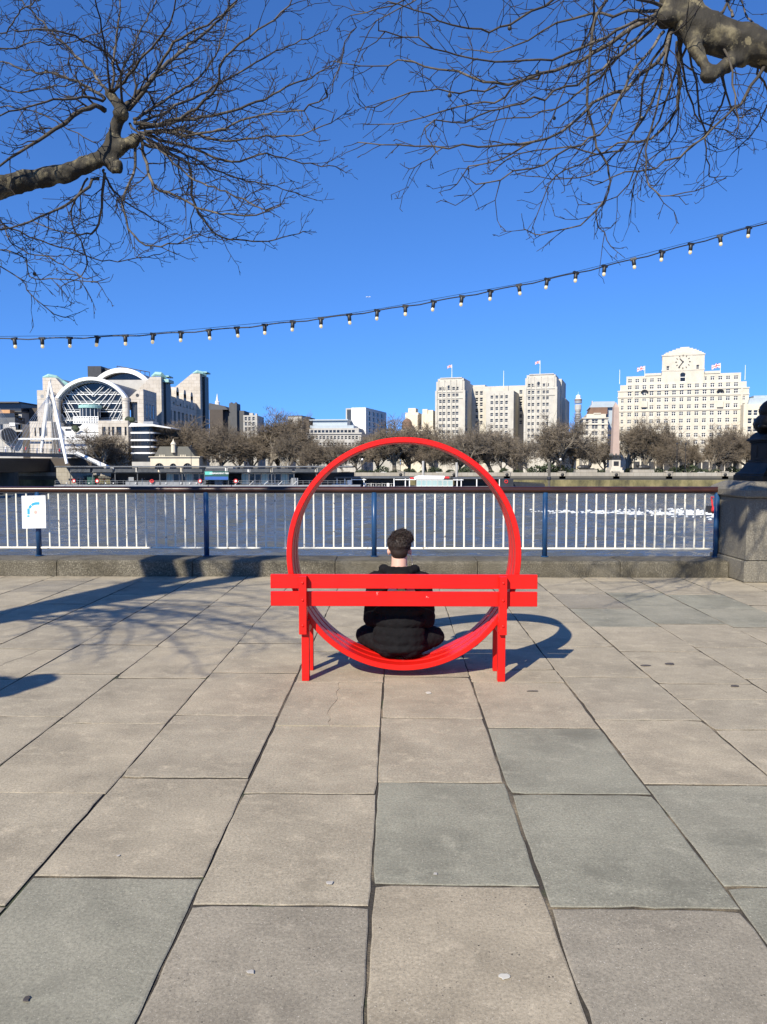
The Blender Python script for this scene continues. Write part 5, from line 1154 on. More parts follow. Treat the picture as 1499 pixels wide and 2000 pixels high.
# tower one and two with sloping gables
def gable(Yf,pr_,pl_,sl,depth,top):
    xr=X(pr_,Yf); P('tower_wall','clad',lambda b:b.prism([(X(sl[0],Yf),GZ),(xr,GZ),(xr,ZZ(pr_,top,Yf)),(X(pl_,Yf),ZZ(pl_,top,Yf)),(X(sl[0],Yf),ZZ(sl[0],sl[1],Yf))],Yf,Yf+depth)); return xr
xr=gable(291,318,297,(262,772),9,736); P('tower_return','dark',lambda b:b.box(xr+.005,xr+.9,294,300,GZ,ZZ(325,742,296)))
P('roof_shell','teal',lambda b:(b.tube([(X(300,293),293,ZZ(300,735,293)),(X(308,293),293,ZZ(308,730.5,293)),(X(318,293),293,ZZ(318,731,293)),(X(326,293),294,ZZ(326,737,293))],[.3,.9,.9,.4],8),b.box(X(326,296),X(336,296),294,300,ZZ(326,737,296),ZZ(326,734.5,296)),b.box(X(319,296),X(337,296),293,300,ZZ(326,748,296),ZZ(326,742,296))))
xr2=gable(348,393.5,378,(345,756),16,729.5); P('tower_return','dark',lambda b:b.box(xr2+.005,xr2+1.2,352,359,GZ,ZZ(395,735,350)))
P('roof_shell','teal',lambda b:(b.tube([(X(380,349),349,ZZ(380,729,349)),(X(388,349),349,ZZ(388,726,349)),(X(398,349),350,ZZ(398,728.5,349)),(X(404,349),351,ZZ(404,733,349))],[.3,.8,.8,.4],8),b.box(X(398,352),X(409,352),350,357,ZZ(400,729,352),ZZ(400,726.5,352))))
# flank wall between towers
xf=X(332,300.2); zf=ZZ(335,770,301)
ops=[(a,a+3.0,ZZ(345,830,306),ZZ(345,800,306)) for a in (6,12,18,24,30,36,42)]+[(a,a+2.2,ZZ(345,788,306),ZZ(345,782,306)) for a in (6,11,16,21,26,31,36,41)]
w2=MB().mat(M['clad']); w2.wall((xf-1.5,300.1,0),(0,1,0),47.8,GZ,zf,ops,.8); w2.poly([(xf-1.5,300.1,zf),(xf-1.5,347.9,zf),(xf-14,347.9,zf+3),(xf-14,300.1,zf+3)]); w2.build('flank_wall',B)
put_windows(B,'r',(xf-1.5,300.1,0),ops,'dark',.8)
P('flank_roof','greybld',lambda b:b.box(xf-26,xf-8,300.1,347,zf-4,ZZ(350,752,320)))
for k in range(4): P('dormer','clad',lambda b:(b.box(xf-4,xf-1.2,304+k*11,308+k*11,zf-3,zf+2.4),b.tube([(xf-4,306+k*11,zf+2.4),(xf-1.2,306+k*11,zf+2.4)],2.0,8)))
# left tower
P('tower_wall','clad',lambda b:b.prism([(X(88,278),GZ),(X(136,278),GZ),(X(136,278),ZZ(136,765,278)),(X(113,278),ZZ(113,737.5,278)),(X(88,278),ZZ(88,737.5,278))],278,292)); P('roof_shell','teal',lambda b:b.tube([(X(89,280),280,ZZ(89,737,280)),(X(100,280),280,ZZ(100,734,280)),(X(112,280),281,ZZ(112,737,280)),(X(122,280),282,ZZ(122,746,280)),(X(136,280),282,ZZ(136,752,280))],[.3,.8,.9,1.0,.5],8))
P('pavilion_wall','clad',lambda b:b.prism([(X(76.5),GZ),(X(108),GZ),(X(108),ZZ(108,779)),(X(103),ZZ(103,770)),(X(92),ZZ(92,762)),(X(76.5),ZZ(76,762))],Y0,Y0+7.9)); P('round_window','midgrey',lambda b:b.prism([(X(86.5)+.62*math.cos(t),ZZ(86,774)+.62*math.sin(t)) for t in np.linspace(0,6.1,14)],Y0-.05,Y0-.005)); mobj('window',WIN['bars'],B,(X(94),Y0-.02,ZZ(94,824)),(0,0,0),(X(106)-X(94),1,ZZ(94,788)-ZZ(94,824)))
# drum in the middle of the front
dx=X(183.5); P('drum_roof','teal',lambda b:b.lathe([(3.6,ZZ(184,799)),(3.85,ZZ(184,798.5)),(3.85,ZZ(184,793)),(3.3,ZZ(184,792))],24,(dx,Y0-2))); P('drum_glass','win_dark',lambda b:b.lathe([(3.4,ZZ(184,816)),(3.4,ZZ(184,799))],24,(dx,Y0-2)))
P('drum_mullion','white',lambda b:[b.tube([(dx+3.45*math.cos(t),Y0-2+3.45*math.sin(t),ZZ(184,816)),(dx+3.45*math.cos(t),Y0-2+3.45*math.sin(t),ZZ(184,799))],.09,4) for t in np.linspace(math.pi,2*math.pi,9)])
P('balcony_grid','white',lambda b:[b.box(X(159)+k*(X(206)-X(159))/10-.12,X(159)+k*(X(206)-X(159))/10+.12,Y0-5.6,Y0-5.4,ZZ(184,828),ZZ(184,816)) for k in range(11)]+[b.box(X(159)-.12,X(206)+.12,Y0-5.62,Y0-5.38,ZZ(184,p_)-.14,ZZ(184,p_)+.14) for p_ in (816,820,824,828)]); P('balcony_floor','dark',lambda b:b.box(X(159),X(206),Y0-5.2,Y0-.4,ZZ(184,829),ZZ(184,827)))
# ---- podium building below the arch
f=Fac(150,258,0); B=froot(f,'podium_building','low white and stone building in front of the arched station','building'); U=f.U; Z=f.Zc
ua,ub=U(59),U(101); block(B,ua,ub,0,10,GZ,Z(80,823),'clad',[(U(a)-ua,U(b_)-ua,Z(80,852),Z(80,835)) for a,b_ in ((68,71),(77,82),(88,93))],(),(),'dark',.5,name='stone_wing')
ua,ub=U(124),U(262); block(B,U(101)+.02,U(260),5,11,GZ,Z(150,832),'whitebld',[(U(a,5)-U(101),U(b_,5)-U(101),Z(150,840.5),Z(150,836.5)) for a,b_ in ((128,140),(150,158))],(),(),'dark',.4,name='upper_terrace'); part(B,'sloped_parapet','whitebld',lambda b:b.prism([(U(140),Z(150,843)),(U(192),Z(150,843)),(U(190),Z(150,828)),(U(155),Z(150,827))],3,4.9))
block(B,ua,U(200),1,4.9,GZ,Z(150,845),'whitebld',[(U(127.5+9.8*k)-ua,U(132.5+9.8*k)-ua,Z(150,856),Z(150,853.5)) for k in range(7)],(),(),'dark',.3,name='white_band')
block(B,U(196),U(254),-1.5,4.9,GZ,Z(220,822),'clad',[(U(a,-1.5)-U(196),U(b_,-1.5)-U(196),Z(220,851),Z(220,834)) for a,b_ in ((200,207),(212,216),(219,224),(228,238),(244,248))],(),(),'dark',.5,name='stone_wing')
part(B,'balcony','white',lambda b:(b.box(U(40),U(165),-1.6,-1.2,Z(100,859),Z(100,856.5)),)); part(B,'planting','shrub',lambda b:[b.ellipsoid((U(px_),.5,Z(150,py_)),(1.3,1,1.0),8,6) for px_,py_ in ((148,838),(251,819),(257,820),(146,836))])
# ---- curved glass office
f=Fac(280,250,0); B=froot(f,'curved_glass_office','small curved glass office with white floor bands and pointed canopy','building'); U=f.U; Z=f.Zc
def plan(e): 
    a,b_=U(258)-e,U(303)+e; n=8; return [(a,-.2-e),(b_-2.5,-1.0-e)]+[(b_-2.5+2.5*math.sin(t),1.5-(2.5+e)*math.cos(t)) for t in np.linspace(.15,math.pi/2,n)]+[(b_,12),(a,12)]
def slabp(mb,e,za,zb_):
    pl_=plan(e); n=len(pl_); b0=len(mb.v); mb.v+=[(x,y,za) for x,y in pl_]+[(x,y,zb_) for x,y in pl_]
    for i in range(n): j=(i+1)%n; mb.face((b0+i,b0+j,b0+n+j,b0+n+i))
    mb.face([b0+n+i for i in range(n)]); mb.face([b0+i for i in range(n)][::-1])
for py in (845,859.5,872.5,884.5): part(B,'floor_band','white',lambda b:slabp(b,.25,Z(280,py+2),Z(280,py-1.2)))
for a,b_ in ((844,834),(858.3,847),(871.3,861.5),(883.3,874.5),(905,886.5)): part(B,'glazing','win',lambda b:slabp(b,0,Z(280,a),Z(280,b_)))
part(B,'mullion','dark',lambda b:[b.box(U(258+k*6.2)-.07,U(258+k*6.2)+.07,-.2-k*.13-.12,-.05-k*.13,Z(280,884),Z(280,834)) for k in range(7)]); part(B,'canopy','whitebld',lambda b:b.prism([(U(256),Z(280,834)),(U(303),Z(280,833)),(U(338),Z(280,837.5)),(U(338),Z(280,836.2)),(U(305),Z(280,829.5)),(U(262),Z(280,826.5))],-2.2,10)); part(B,'roof_plant','midgrey',lambda b:b.box(U(277),U(296),2,8,Z(280,828),Z(280,822.5)))
# ---- small stone station with arched windows
f=Fac(345,243,0); B=froot(f,'stone_station','small pale stone station with arched windows and slate mansard roof','building'); U=f.U; Z=f.Zc
ua,ub=U(293),U(388.5); ops=[(U(a)-ua,U(b_)-ua,Z(340,918),Z(340,t)) for a,b_,t in ((301.5,319.5,904.5),(331,344,905),(357,374,904.5))]
block(B,ua,ub,0,10,GZ,Z(340,893),'cream',ops,(),(),'bars',.5); part(B,'arch_spandrel','cream',lambda b:[arch_fill(b,ua+q[0],ua+q[1],q[2],q[3],.002,.45) for q in ops]); part(B,'cornice','cream',lambda b:(b.box(ua-.4,ub+.4,-.5,10.3,Z(340,893),Z(340,891.3)),[b.box(U(px_)-.12,U(px_)+.12,-.3,0,Z(340,891.3),Z(340,888)) for px_ in range(312,324,3)],[b.box(U(px_)-.12,U(px_)+.12,-.3,0,Z(340,891.3),Z(340,888)) for px_ in range(353,364,3)]))
part(B,'mansard_roof','mansard',lambda b:b.prism([(U(299),Z(340,891)),(U(379),Z(340,891)),(U(365),Z(340,872)),(U(310),Z(340,872))],1,9)); part(B,'cupola','cream',lambda b:b.lathe([(.75,Z(338,884)),(.75,Z(338,869)),(.95,Z(338,868)),(.7,Z(338,865)),(.3,Z(338,862)),(.05,Z(338,857))],8,(U(338),.4))); part(B,'annex','greybld',lambda b:b.box(U(256),U(292.8),.5,8,GZ,Z(270,902)))
# ---- offices at far left
f=Fac(30,300,0); B=froot(f,'dark_office_cluster','cluster of dark offices with flat overhanging roofs at the left edge','building'); U=f.U; Z=f.Zc
block(B,U(-40),U(44),0,20,GZ,Z(20,803),'greybld',grid([U(-6+8*k) for k in range(6)],[Z(20,812),Z(20,824),Z(20,836)],1.6,1.6,U(-40)),(),(),'dark'); part(B,'roof_slab','slate',lambda b:(b.box(U(-42),U(44),-2,18,Z(20,787.5),Z(20,785)),b.box(U(-42),U(46),-1,19,Z(20,805),Z(20,802.8)))); part(B,'glass_storey','win',lambda b:b.box(U(-38),U(42),.5,17,Z(20,802.8),Z(20,787.5)))
block(B,U(44)+.03,U(78),6,30,GZ,Z(60,797,6),'darkbld',(),(),(),'dark',name='dark_wing'); part(B,'terrace','orange',lambda b:(b.box(U(16),U(36),-6,-2.2,Z(20,815),Z(20,802.5)),b.box(U(-40),U(9),-6,-2.2,Z(20,812),Z(20,803.5)))); block(B,U(-40),U(50),-8,-.05,GZ,Z(20,815,-8),'darkgrey',(),[(1,7,Z(40,822),Z(40,817))],(),'plain',.3,name='lower_block'); part(B,'glass_balustrade','win',lambda b:b.box(U(18),U(50),-8.1,-8.02,Z(20,815,-8),Z(20,807,-8)))
f=Fac(20,262,0); B=froot(f,'left_quay_building','low grey building with a barrel hood behind the footbridge','building'); U=f.U; Z=f.Zc
block(B,U(-40),U(44),0,12,GZ,Z(20,828),'greybld',grid([U(3),U(36),U(40)],[Z(20,834),Z(20,849)],1.6,2.0,U(-40)),(),(),'dark'); part(B,'barrel_hood','greybld',lambda b:b.tube([(U(16),-.2,Z(20,850)),(U(26),-3.2,Z(20,850))],[2.6,2.6],16)); part(B,'hood_mouth','dark',lambda b:b.tube([(U(26)+.03,-3.25,Z(20,850)),(U(27),-3.5,Z(20,850))],[2.35,2.35],16)); part(B,'white_attic','whitebld',lambda b:b.box(U(20),U(31),-.3,3,Z(20,832),Z(20,825.5)))
# ---- footbridge with leaning pylon
XB=-95.0
fb=empty('footbridge',(XB,180,0),label='dark footbridge deck hung on white cables at the left edge',cat='bridge')
dz=lambda Y:4.4
part(fb,'deck','dark',lambda b:b.box(-5,0,-80,56,3.5,4.3)); part(fb,'edge_beam','darkgrey',lambda b:(b.box(.005,.25,-80,56,3.3,4.2),b.box(-4.9,-4.6,-80,56,4.3,4.45)))
part(fb,'handrail','midgrey',lambda b:(b.tube([(.1,-80,5.5),(.1,56,5.5)],.05,5),b.tube([(.1,-80,4.9),(.1,56,4.9)],.03,4)))
pm2=MB().mat(M['midgrey']); pm2.box(-.04,.04,-.04,.04,0,1.25); pme2=pm2.mesh('rail_post')
for k in range(40): mobj('rail_post',pme2,fb,(.1,-20+k*1.9,4.3))
for k in range(4): part(fb,'under_frame','dark',lambda b:b.tube([(-2.5,-30+k*24,3.5),(-2.5,-30+k*24,-8)],.5 if k!=2 else .7,8)) if k in (1,) else None
AP=at(97.5,745,212)-Vector((XB,180,0)); L1=at(81,883,214)-Vector((XB,180,0)); L2=at(131,906,206)-Vector((XB,180,0))
py_=empty('bridge_pylon',(XB,212,0),label='white leaning two-legged pylon of the footbridge',cat='pylon'); OFF=Vector((0,-32,0))
A_=AP+OFF; l1=L1+OFF; l2=L2+OFF
for nm,q in (('leg',l1),('leg',l2)): part(py_,nm,'white',lambda b:b.tube([A_,A_.lerp(q,.5),q],[.22,.55,.40],8))
part(py_,'apex_cap','midgrey',lambda b:b.tube([A_+Vector((.3,0,.6)),A_+Vector((0,0,-1.8)),A_+Vector((.9,0,-4.0))],[.12,.3,.3],6)); part(py_,'strut','white',lambda b:b.tube([at(40,857.5,213)-Vector((XB,212,0)),at(126,857.5,213)-Vector((XB,212,0))],.28,6))
for k in range(22):
    yy=-26+k*2.6; d=Vector((.05,yy,4.4)); part(py_,'cable','white',lambda b:b.tube([A_.lerp(l1,.12+.10*abs(k-10)/11),d],.045,3,False))
for k in range(9): part(fb,'cable','white',lambda b:b.tube([at(0-14*k*.2,760,176)-Vector((XB,180,0)),Vector((.05,-2+k*2.3,4.4))],.045,3,False))
rb=empty('railway_bridge',(XB-9,180,0),label='dark railway bridge behind the footbridge at the left edge',cat='bridge'); part(rb,'girder','dark',lambda b:b.box(-14,-.5,-90,60,-.8,3.0)); 
for yy in (-30,30): part(rb,'pier','ledge',lambda b:(b.lathe([(3.4,-9),(3.2,-.8)],14,(-3.5,yy)),b.lathe([(3.4,-9),(3.2,-.8)],14,(-11,yy))))
part(rb,'abutment','darkbld',lambda b:b.box(-20,12,51,60,-9,3.2)); part(rb,'stone_steps','wall',lambda b:b.prism([(3,-4.5),(11,-4.5),(10.5,-2.6),(6,.4),(3,.4)],47,50.9))
stx=empty('stair_ramp',(0,0,0),label='white covered stair sloping down from the footbridge',cat='stair'); 
for a,c in (((146,886),(212,916)),((150,884),(222,916))): part(stx,'stringer','white',lambda b:b.tube([at(*a,226),at(*c,224)],[.35,.35],6))
part(stx,'steps','midgrey',lambda b:[b.box(at(148+k*3.4,HZ,225).x-.4,at(148+k*3.4,HZ,225).x+.3,224.3,226,at(148,886+k*1.52,225).z-.25,at(148,886+k*1.52,225).z) for k in range(20)])
# ---- people far away
def folk(name,m1,m2):
    b=MB().mat(m1); cap(b,(0,0,.85),.15,(0,0,1.35),.18,8,3); cap(b,(-.2,0,1.35),.06,(-.23,.03,.85),.05,6,2); cap(b,(.2,0,1.35),.06,(.23,.03,.85),.05,6,2); b.mat(m2)
    cap(b,(-.09,0,.85),.09,(-.1,.05,.06),.06,6,3); cap(b,(.09,0,.85),.09,(.1,-.05,.06),.06,6,3); b.mat(M['skin']); cap(b,(0,0,1.5),.07,(0,0,1.62),.10,8,2); return b.mesh(name)
FK=[folk('f1',M['dark'],M['jeans']),folk('f2',M['midgrey'],M['dark']),folk('f3',M['redbright'],M['dark']),folk('f4',M['white'],M['blue'])]
rp=random.Random(6)
YP=200.0; XP=lambda px,Y=YP:at(px,HZ,Y).x; ZP=lambda py,Y=YP:at(700,py,Y).z; DK=ZP(947)
for k,px in enumerate((150,158,168,176,186,205,214,221,228,247,262,275,285,330,421,446,585)):
    o=mobj('person',FK[(0,1,0,3,0,2,0,1)[k%8]],None,(XP(px,203),203+rp.uniform(-1.5,1.5),DK+.02),(0,0,rp.uniform(0,6))); tag(o,'small distant person standing under the river pier canopy','person','people on the river pier')
for k in range(11):
    yy=172+k*5.2+rp.uniform(-1.5,1.5); o=mobj('person',FK[k%4],None,(XB-1.5-rp.uniform(0,2),yy,4.30),(0,0,rp.uniform(0,6))); tag(o,'small distant person walking on the footbridge deck','person','people on the footbridge')
# ---- river pier (left)
pr_=empty('river_pier',(0,YP,0),label='long floating river pier with dark flat canopy and green sign',cat='pier')
def Q(name,m,fn): return part(pr_,name,m,fn)
Q('pontoon','darkgrey',lambda b:b.box(XP(112),XP(705),-2,9,WZ-.5,DK-.35)); Q('deck','midgrey',lambda b:b.box(XP(112),XP(705),-2.2,9.2,DK-.345,DK)); zr=ZP(912)
Q('canopy_roof','dark',lambda b:b.box(XP(117),XP(690),-3,8,zr-.18,zr+.22)); Q('fascia','midgrey',lambda b:b.box(XP(117),XP(690),-3.1,-3.003,zr+.10,zr+.22))
for k in range(13):
    a,b2=XP(146+k*43.3),XP(146+k*43.3+38)
    if b2>XP(690): break
    Q('awning','darkgrey',lambda b:[b.box(a+(b2-a)*i/16,a+(b2-a)*(i+.7)/16,-2.6,-2.45,zr-1.35,zr-.30) for i in range(16)]+[b.box(a,b2,-2.44,-2.38,zr-1.4,zr-.28)]); Q('column','darkgrey',lambda b:b.box(a-.45,a-.25,-2,-1.8,DK,zr-.19)); Q('beam','dark',lambda b:b.box(a-.5,b2+.2,-2.3,7,zr-1.6,zr-1.42))
for a,b2 in ((322,400),(470,575)): 
    n=int((b2-a)/13)
    for k in range(n): mobj('glass_panel',WIN['plain' if k%3 else 'teal'],pr_,(XP(a+(b2-a)*k/n),1.5,DK+.1),(0,0,0),(XP(a+(b2-a)/n)-XP(a)-.1,1,2.9))
Q('back_wall','dark',lambda b:b.box(XP(200),XP(690),6,6.2,DK,zr-1.4)); Q('ticket_kiosk','green',lambda b:(b.box(XP(173),XP(187),-1,1.5,DK,DK+2.3),b.box(XP(172),XP(189),-1.2,1.7,DK+2.3,DK+2.5)))
Q('railing','midgrey',lambda b:(b.tube([(XP(114),-2.1,DK+1.1),(XP(690),-2.1,DK+1.1)],.04,4),b.tube([(XP(114),-2.1,DK+.6),(XP(690),-2.1,DK+.6)],.03,4),[b.box(XP(114+k*12)-.03,XP(114+k*12)+.03,-2.13,-2.07,DK,DK+1.1) for k in range(48)]))
Q('panel_screen','midgrey',lambda b:(b.box(XP(250),XP(400),-2.0,-1.95,DK+.05,DK+.85),b.box(XP(421),XP(436),-1.0,.5,DK,DK+1.8),b.box(XP(570),XP(583),-1,1,DK,DK+1.8),b.box(XP(254),XP(264),-1.2,-1,DK+1.0,DK+2.0)))
Q('deck_light','white',lambda b:[b.ellipsoid((XP(px_),-2.2,DK+.45),(.16,.1,.16),6,5) for px_ in (136,180,212,227,270,300,329,358,375,388)])
Q('gangway_strut','white',lambda b:[b.tube([(XP(462+k*28),-2.15,DK),(XP(470+k*28),-2.15,DK+1.0)],.07,4) for k in range(5)])
sg=empty('pier_sign',(XP(429),YP-3.4,0),label='green sign with white lettering above the river pier',cat='sign'); sw=XP(452)-XP(406)
part(sg,'board','green',lambda b:b.box(-sw/2,sw/2,-.1,.1,ZP(937),ZP(920))); part(sg,'lower_band','blue',lambda b:b.box(-sw/2+.1,sw/2-.1,-.12,-.102,ZP(936.5),ZP(930.5))); part(sg,'teal_block','tealsign',lambda b:b.box(-sw/2+.15,-sw/2+sw*.33,-.13,-.102,ZP(927),ZP(920.8))); mobj('lettering',text_mesh('EMBANKMENT PIER',.56,M['white'],bold=.012),sg,(sw*.12,-.14,ZP(924.3)),(R(90),0,0)); part(sg,'post','darkgrey',lambda b:(b.box(-sw/2,-sw/2+.15,.11,.25,DK,ZP(930)),b.box(sw/2-.15,sw/2,.11,.25,DK,ZP(930))))
def torus(mb,c,R_,r_,n=14): mb.tube([(c[0]+R_*math.cos(t),c[1],c[2]+R_*math.sin(t)) for t in np.linspace(0,2*math.pi,n+1)],r_,6)
for px,lab in ((151,'red and white lifebuoy left of the ticket kiosk on the pier'),(196,'red and white lifebuoy right of the ticket kiosk on the pier'),(395,'red and white lifebuoy just left of the green pier sign'),(464,'red and white lifebuoy just right of the green pier sign')):
    l=empty('lifebuoy',(XP(px),YP-2.3,DK+1.05),label=lab,cat='lifebuoy',group='lifebuoys on the pier'); mb=MB().mat(M['redbright']); torus(mb,(0,0,0),.42,.12); mb.mat(M['white']); mb.ellipsoid((0,.02,0),(.33,.03,.33),10,6); mb.build('ring',l); part(l,'bracket','midgrey',lambda b:b.box(-.05,.05,.05,.15,-1.05,.1))
rn_=empty('roundel_sign',(XP(302),YP-2.4,DK+1.0),label='red roundel sign on the pier railing',cat='sign'); mb=MB().mat(M['redbright']); torus(mb,(0,0,0),.42,.10); mb.box(-.62,.62,-.16,-.11,-.11,.11); mb.build('roundel',rn_); part(rn_,'post','midgrey',lambda b:b.box(-.04,.04,.05,.12,-1.0,.1))
# ---- white boats behind the pier
def boat(px0,px1,Y,zw,h,lab,m='white'):
    a,b2=XP(px0,Y),XP(px1,Y); L=b2-a; r=empty('river_boat',((a+b2)/2,Y,zw),0,lab,'boat')
    part(r,'hull',m,lambda b:b.prism([(-L/2,.2),(L*.42,.2),(L/2,1.4),(-L/2,1.4)],-2.2,2.2)); part(r,'cabin',m,lambda b:b.prism([(-L*.42,1.4),(L*.36,1.4),(L*.28,h),(-L*.40,h)],-1.8,1.8)); part(r,'window_band','win_dark',lambda b:b.box(-L*.38,L*.27,-1.86,-1.802,1.4+(h-1.4)*.35,1.4+(h-1.4)*.75)); return r
boat(398,475,214,WZ,6.6,'white river cruiser moored behind the pier near the green sign'); boat(455,540,216,WZ,6.1,'long low white river cruiser behind the pier, right of the sign'); 
# ---- restaurant pontoon (middle)
YQ=205.0; XQ=lambda px:at(px,HZ,YQ).x; ZQ=lambda py:at(700,py,YQ).z
rp_=empty('restaurant_boat',(0,YQ,0),label='floating restaurant with pale turquoise glass and white upper deck',cat='boat')
def W_(name,m,fn): return part(rp_,name,m,fn)
d0=ZQ(949.5); W_('hull','dark',lambda b:b.box(XQ(650),XQ(1003),-3,7,WZ-.5,d0-.1)); W_('deck','greybld',lambda b:b.box(XQ(650),XQ(1003),-3.1,7.1,d0-.095,d0))
W_('roof','darkgrey',lambda b:(b.box(XQ(655),XQ(800),-2.5,6,ZQ(934),ZQ(931)),b.box(XQ(885),XQ(976),-2.5,6,ZQ(935),ZQ(932.5)))); W_('roof_edge','white',lambda b:(b.box(XQ(688),XQ(716),-2.6,-2.51,ZQ(937),ZQ(935.6)),b.box(XQ(772),XQ(812),-2.6,-2.5,ZQ(937),ZQ(935.6)),b.box(XQ(884),XQ(904),-2.6,-2.51,ZQ(937.5),ZQ(936))))
for k in range(7): 
    a=813.5+k*10.1; mobj('glass_panel',WIN['teal'],rp_,(XQ(a),-2.4,d0+.02),(0,0,0),(XQ(a+9.6)-XQ(a),1,ZQ(937)-d0))
W_('cabin','dark',lambda b:(b.box(XQ(813),XQ(885),-2.2,5,d0,ZQ(936.8)),b.box(XQ(660),XQ(800),3,5,d0,ZQ(934)),b.box(XQ(890),XQ(975),3,5,d0,ZQ(935)))); W_('upper_deck','white',lambda b:b.prism([(XQ(810),ZQ(936)),(XQ(866),ZQ(936)),(XQ(869),ZQ(929.5)),(XQ(818),ZQ(928.8)),(XQ(809),ZQ(932))],-2,4))
W_('raft_canister','redbright',lambda b:(b.box(XQ(799),XQ(808),-2,-.5,ZQ(935),ZQ(932)),b.box(XQ(868),XQ(877),-2,-.5,ZQ(934),ZQ(930.5))))
pz=MB().mat(M['white']); pz.box(-.12,.12,-.12,.12,0,1); pzm=pz.mesh('canopy_post')
for px in (660,675,688,712,770,792,800,892,900,930,960,974): mobj('canopy_post',pzm,rp_,(XQ(px),-2.3,d0),(0,0,0),(1,1,ZQ(934.5)-d0))
tb=MB().mat(M['white']); tb.lathe([(.5,.72),(.5,.76)],10); tb.lathe([(.05,0),(.05,.72)],6); tb.box(-.9,-.55,-.2,.2,0,.85); tb.box(.55,.9,-.2,.2,0,.85); tbm=tb.mesh('cafe_table')
for px in (720,730,741,752,765): mobj('cafe_table',tbm,rp_,(XQ(px),-1.5,d0))
W_('tender','white',lambda b:(b.prism([(XQ(652),d0+.05),(XQ(675),d0+.05),(XQ(678),d0+.7),(XQ(650),d0+.6)],-3,-1.6),b.box(XQ(680),XQ(687),-2.6,-1.4,d0,d0+1.7))); W_('stern_block','dark',lambda b:b.box(XQ(977),XQ(1001),-2.4,5,d0,ZQ(935))); mb=MB().mat(M['redbright']); torus(mb,(XQ(987),-2.5,ZQ(940)),.38,.10); mb.build('lifebuoy',rp_)
lw=empty('mooring_barge',(XQ(1035),YQ+2,0),label='low dark mooring barge right of the floating restaurant',cat='barge'); part(lw,'hull','dark',lambda b:b.prism([(XQ(1003)-XQ(1035),WZ),(XQ(1068)-XQ(1035),WZ),(XQ(1068)-XQ(1035),ZQ(946)),(XQ(1005)-XQ(1035),ZQ(943))],0,5)); part(lw,'rail','dark',lambda b:b.tube([(XQ(1006)-XQ(1035),0,ZQ(942)),(XQ(1066)-XQ(1035),0,ZQ(944))],.12,5))
# ---- mooring piles
for px,t,m,lab in ((897,903,'greybld','grey mooring pile seen through the top right of the ring'),(1085,902,'ledge','dark rusty mooring pile standing right of the red ring'),(829,900,'greybld','pale slim mooring pile above the restaurant boat')):
    o=empty('mooring_pile',(XQ(px),YQ+8,WZ-1),label=lab,cat='pile'); s_=.38 if px>1000 else .33; part(o,'pile',m,lambda b:b.tube([(0,0,0),(0,0,ZQ(t)-WZ+1)],[s_,s_],10)); part(o,'collar','dark',lambda b:b.lathe([(s_+.08,4.2),(s_+.2,4.4),(s_+.2,4.9),(s_+.08,5.1)],10))
# ---- cars on the far embankment
def car(px,m,lab,Y=238):
    r=empty('parked_car',(at(px,HZ,Y).x,Y,GZ+.004),0,lab,'car','cars on the embankment road')
    part(r,'body',m,lambda b:(b.prism([(-2.1,.3),(2.1,.3),(2.15,.75),(1.3,.92),(-1.9,.98),(-2.15,.7)],-.85,.85),b.prism([(-1.7,.95),(1.1,.9),(.5,1.48),(-1.2,1.5)],-.75,.75))); part(r,'side_window','win_dark',lambda b:b.prism([(-1.4,1.0),(.85,.97),(.42,1.4),(-1.1,1.42)],-.765,-.752))
    for x in (-1.35,1.35):
        for y in (-.8,.8): part(r,'wheel','black',lambda b:b.tube([(x,y-.1,.32),(x,y+.1,.32)],.32,12))
car(1373,'white','white car on the embankment road in front of the clock building'); car(795,'midgrey','grey car on the embankment road seen inside the ring'); car(752,'white','white car on the embankment road, left inside the ring'); car(860,'white','white car on the far road in the right part of the ring'); car(1420,'white','white car on far road next to the lamp base')
# ---- street lamps of the far embankment
for px,lab in ((708,'grey embankment street lamp left inside the ring'),(1095,'grey embankment street lamp right of the dark pile'),(1322,'tall dark embankment lamp post before the clock building'),(1339,'second tall dark embankment lamp post before the clock building'),(374,'tall dark lamp post in front of the small stone station')):
    Y=236; tall=px in (1322,1339,374); h_=(at(px,868 if not tall else (868 if px>1000 else 873),Y).z-GZ) if tall else 5.2; r=empty('street_lamp',(at(px,HZ,Y).x,Y,GZ),0,lab,'street lamp'); part(r,'pole','dark',lambda b:b.tube([(0,0,0),(0,0,h_)],[.12,.07],6)); part(r,'lantern','white' if not tall else 'dark',lambda b:b.ellipsoid((0,0,h_+.2),(.33,.33,.36),10,8))
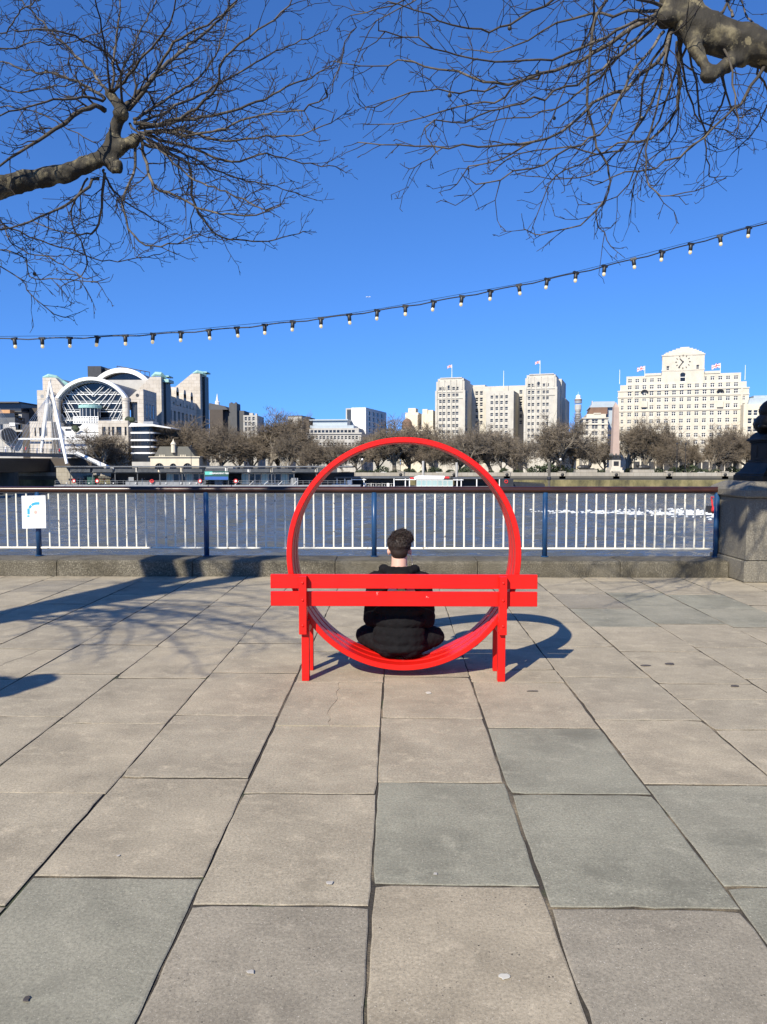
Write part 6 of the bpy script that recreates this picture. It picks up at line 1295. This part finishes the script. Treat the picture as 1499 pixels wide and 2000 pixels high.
# ================================================================== water
def river_mesh():
    x=np.arange(-150,175,.5); y=np.arange(YKB+.5,YW-.15,.42); Xg,Yg=np.meshgrid(x,y); Zg=np.zeros_like(Xg); rs_=np.random.RandomState(5)
    for i in range(46):
        lam=rs_.uniform(1.3,7.0) if i>5 else rs_.uniform(9,22); th=rs_.normal(math.pi/2,.42); k=2*math.pi/lam; a=.0140*lam**.75*(.8 if i>5 else .30)
        ph=k*(np.cos(th)*Xg+np.sin(th)*Yg)+rs_.uniform(0,6.28); Zg+=a*np.sin(ph+.5*np.sin(ph*.5))*(.75+.45*np.sin(Xg*rs_.uniform(.01,.05)+Yg*rs_.uniform(.01,.05)+rs_.uniform(0,6)))
    ny,nx_=Xg.shape; co=np.stack([Xg,Yg,Zg+WZ],-1).reshape(-1,3).astype('f'); me=bpy.data.meshes.new('river')
    i=np.arange(ny-1)[:,None]*nx_+np.arange(nx_-1)[None,:]; q=np.stack([i,i+1,i+nx_+1,i+nx_],-1).reshape(-1)
    me.vertices.add(len(co)); me.vertices.foreach_set('co',co.ravel()); nf=len(q)//4; me.loops.add(len(q)); me.loops.foreach_set('vertex_index',q.astype('i')); me.polygons.add(nf); me.polygons.foreach_set('loop_start',np.arange(0,nf*4,4,dtype='i')); me.polygons.foreach_set('use_smooth',np.ones(nf,bool))
    me.materials.append(M['water']); me.update(calc_edges=True); me.validate(); return me
tag(mobj('river',river_mesh()),kind='structure')
wt=MB().mat(M['water']); wt.poly([(-1500,YKB+.5,WZ-.35),(1500,YKB+.5,WZ-.35),(1500,YW-.2,WZ-.35),(-1500,YW-.2,WZ-.35)]); tag(wt.build('river_bed'),kind='structure')
# wake of the passing speedboat
wk=MB().mat(M['foam']); rw_=random.Random(2); A0=at(1392,1004,Z=WZ); A1=at(1040,1000,Z=WZ)
for i in range(3200):
    t=rw_.random()**1.25
    if rw_.random()<.58+t*.38 or (t>.2 and math.sin(t*37)+math.sin(t*91)>.5): continue
    c=A0.lerp(A1,t)+Vector((rw_.gauss(0,.6),rw_.gauss(0,4.6-2.6*t)+1.2*math.sin(t*23),0)); L=rw_.uniform(.08,.42); wd=rw_.uniform(.06,.25); hgt=abs(rw_.gauss(0,.15))*(1-.8*t)
    wk.ellipsoid(c+Vector((0,0,.06)),(L,wd,hgt+.05),6,4,Matrix.Rotation(rw_.uniform(-.5,.5),3,'Z'))
tag(wk.build('wake_foam'),'white foaming wake behind the red speedboat','wake',kind='stuff')
bo=A0+Vector((3.0,0,0)); sb=empty('speedboat',(bo.x,bo.y,WZ),0,'red speedboat just disappearing behind the granite plinth','boat')
part(sb,'hull','redbright',lambda b:b.prism([(-3.2,-.1),(3.0,.1),(4.6,1.0),(-3.3,.85)],-1.1,1.1)); part(sb,'tubes','redbright',lambda b:[b.tube([(-3.6,s*1.2,.75),(2.5,s*1.2,.85),(4.8,0,1.15)],[.32,.34,.2],8) for s in (-1,1)]); part(sb,'console','dark',lambda b:b.prism([(-1.0,.85),(1.6,.85),(.9,1.9),(-.6,1.9)],-.5,.5)); part(sb,'roll_bar','redbright',lambda b:b.tube([(-2.6,-.9,.8),(-2.9,-.8,2.6),(-2.9,.8,2.6),(-2.6,.9,.8)],.12,6)); part(sb,'engine','dark',lambda b:b.box(-3.9,-3.3,-.5,.5,.1,1.3))
# ---- aeroplane high above
ap=at(719,580,1600); pl2=empty('aeroplane',ap,R(12),'tiny white aeroplane in the sky above the festoon lights','aeroplane'); part(pl2,'fuselage','white',lambda b:b.tube([(-4.5,0,0),(-3,0,.1),(3,0,0),(4.5,0,.2)],[.15,.5,.5,.1],8)); part(pl2,'wing','white',lambda b:b.box(-.8,.8,-4.5,4.5,-.05,.08)); part(pl2,'tail','white',lambda b:b.prism([(3,0),(4.6,0),(4.8,1.6),(4.1,1.6)],-.08,.08))
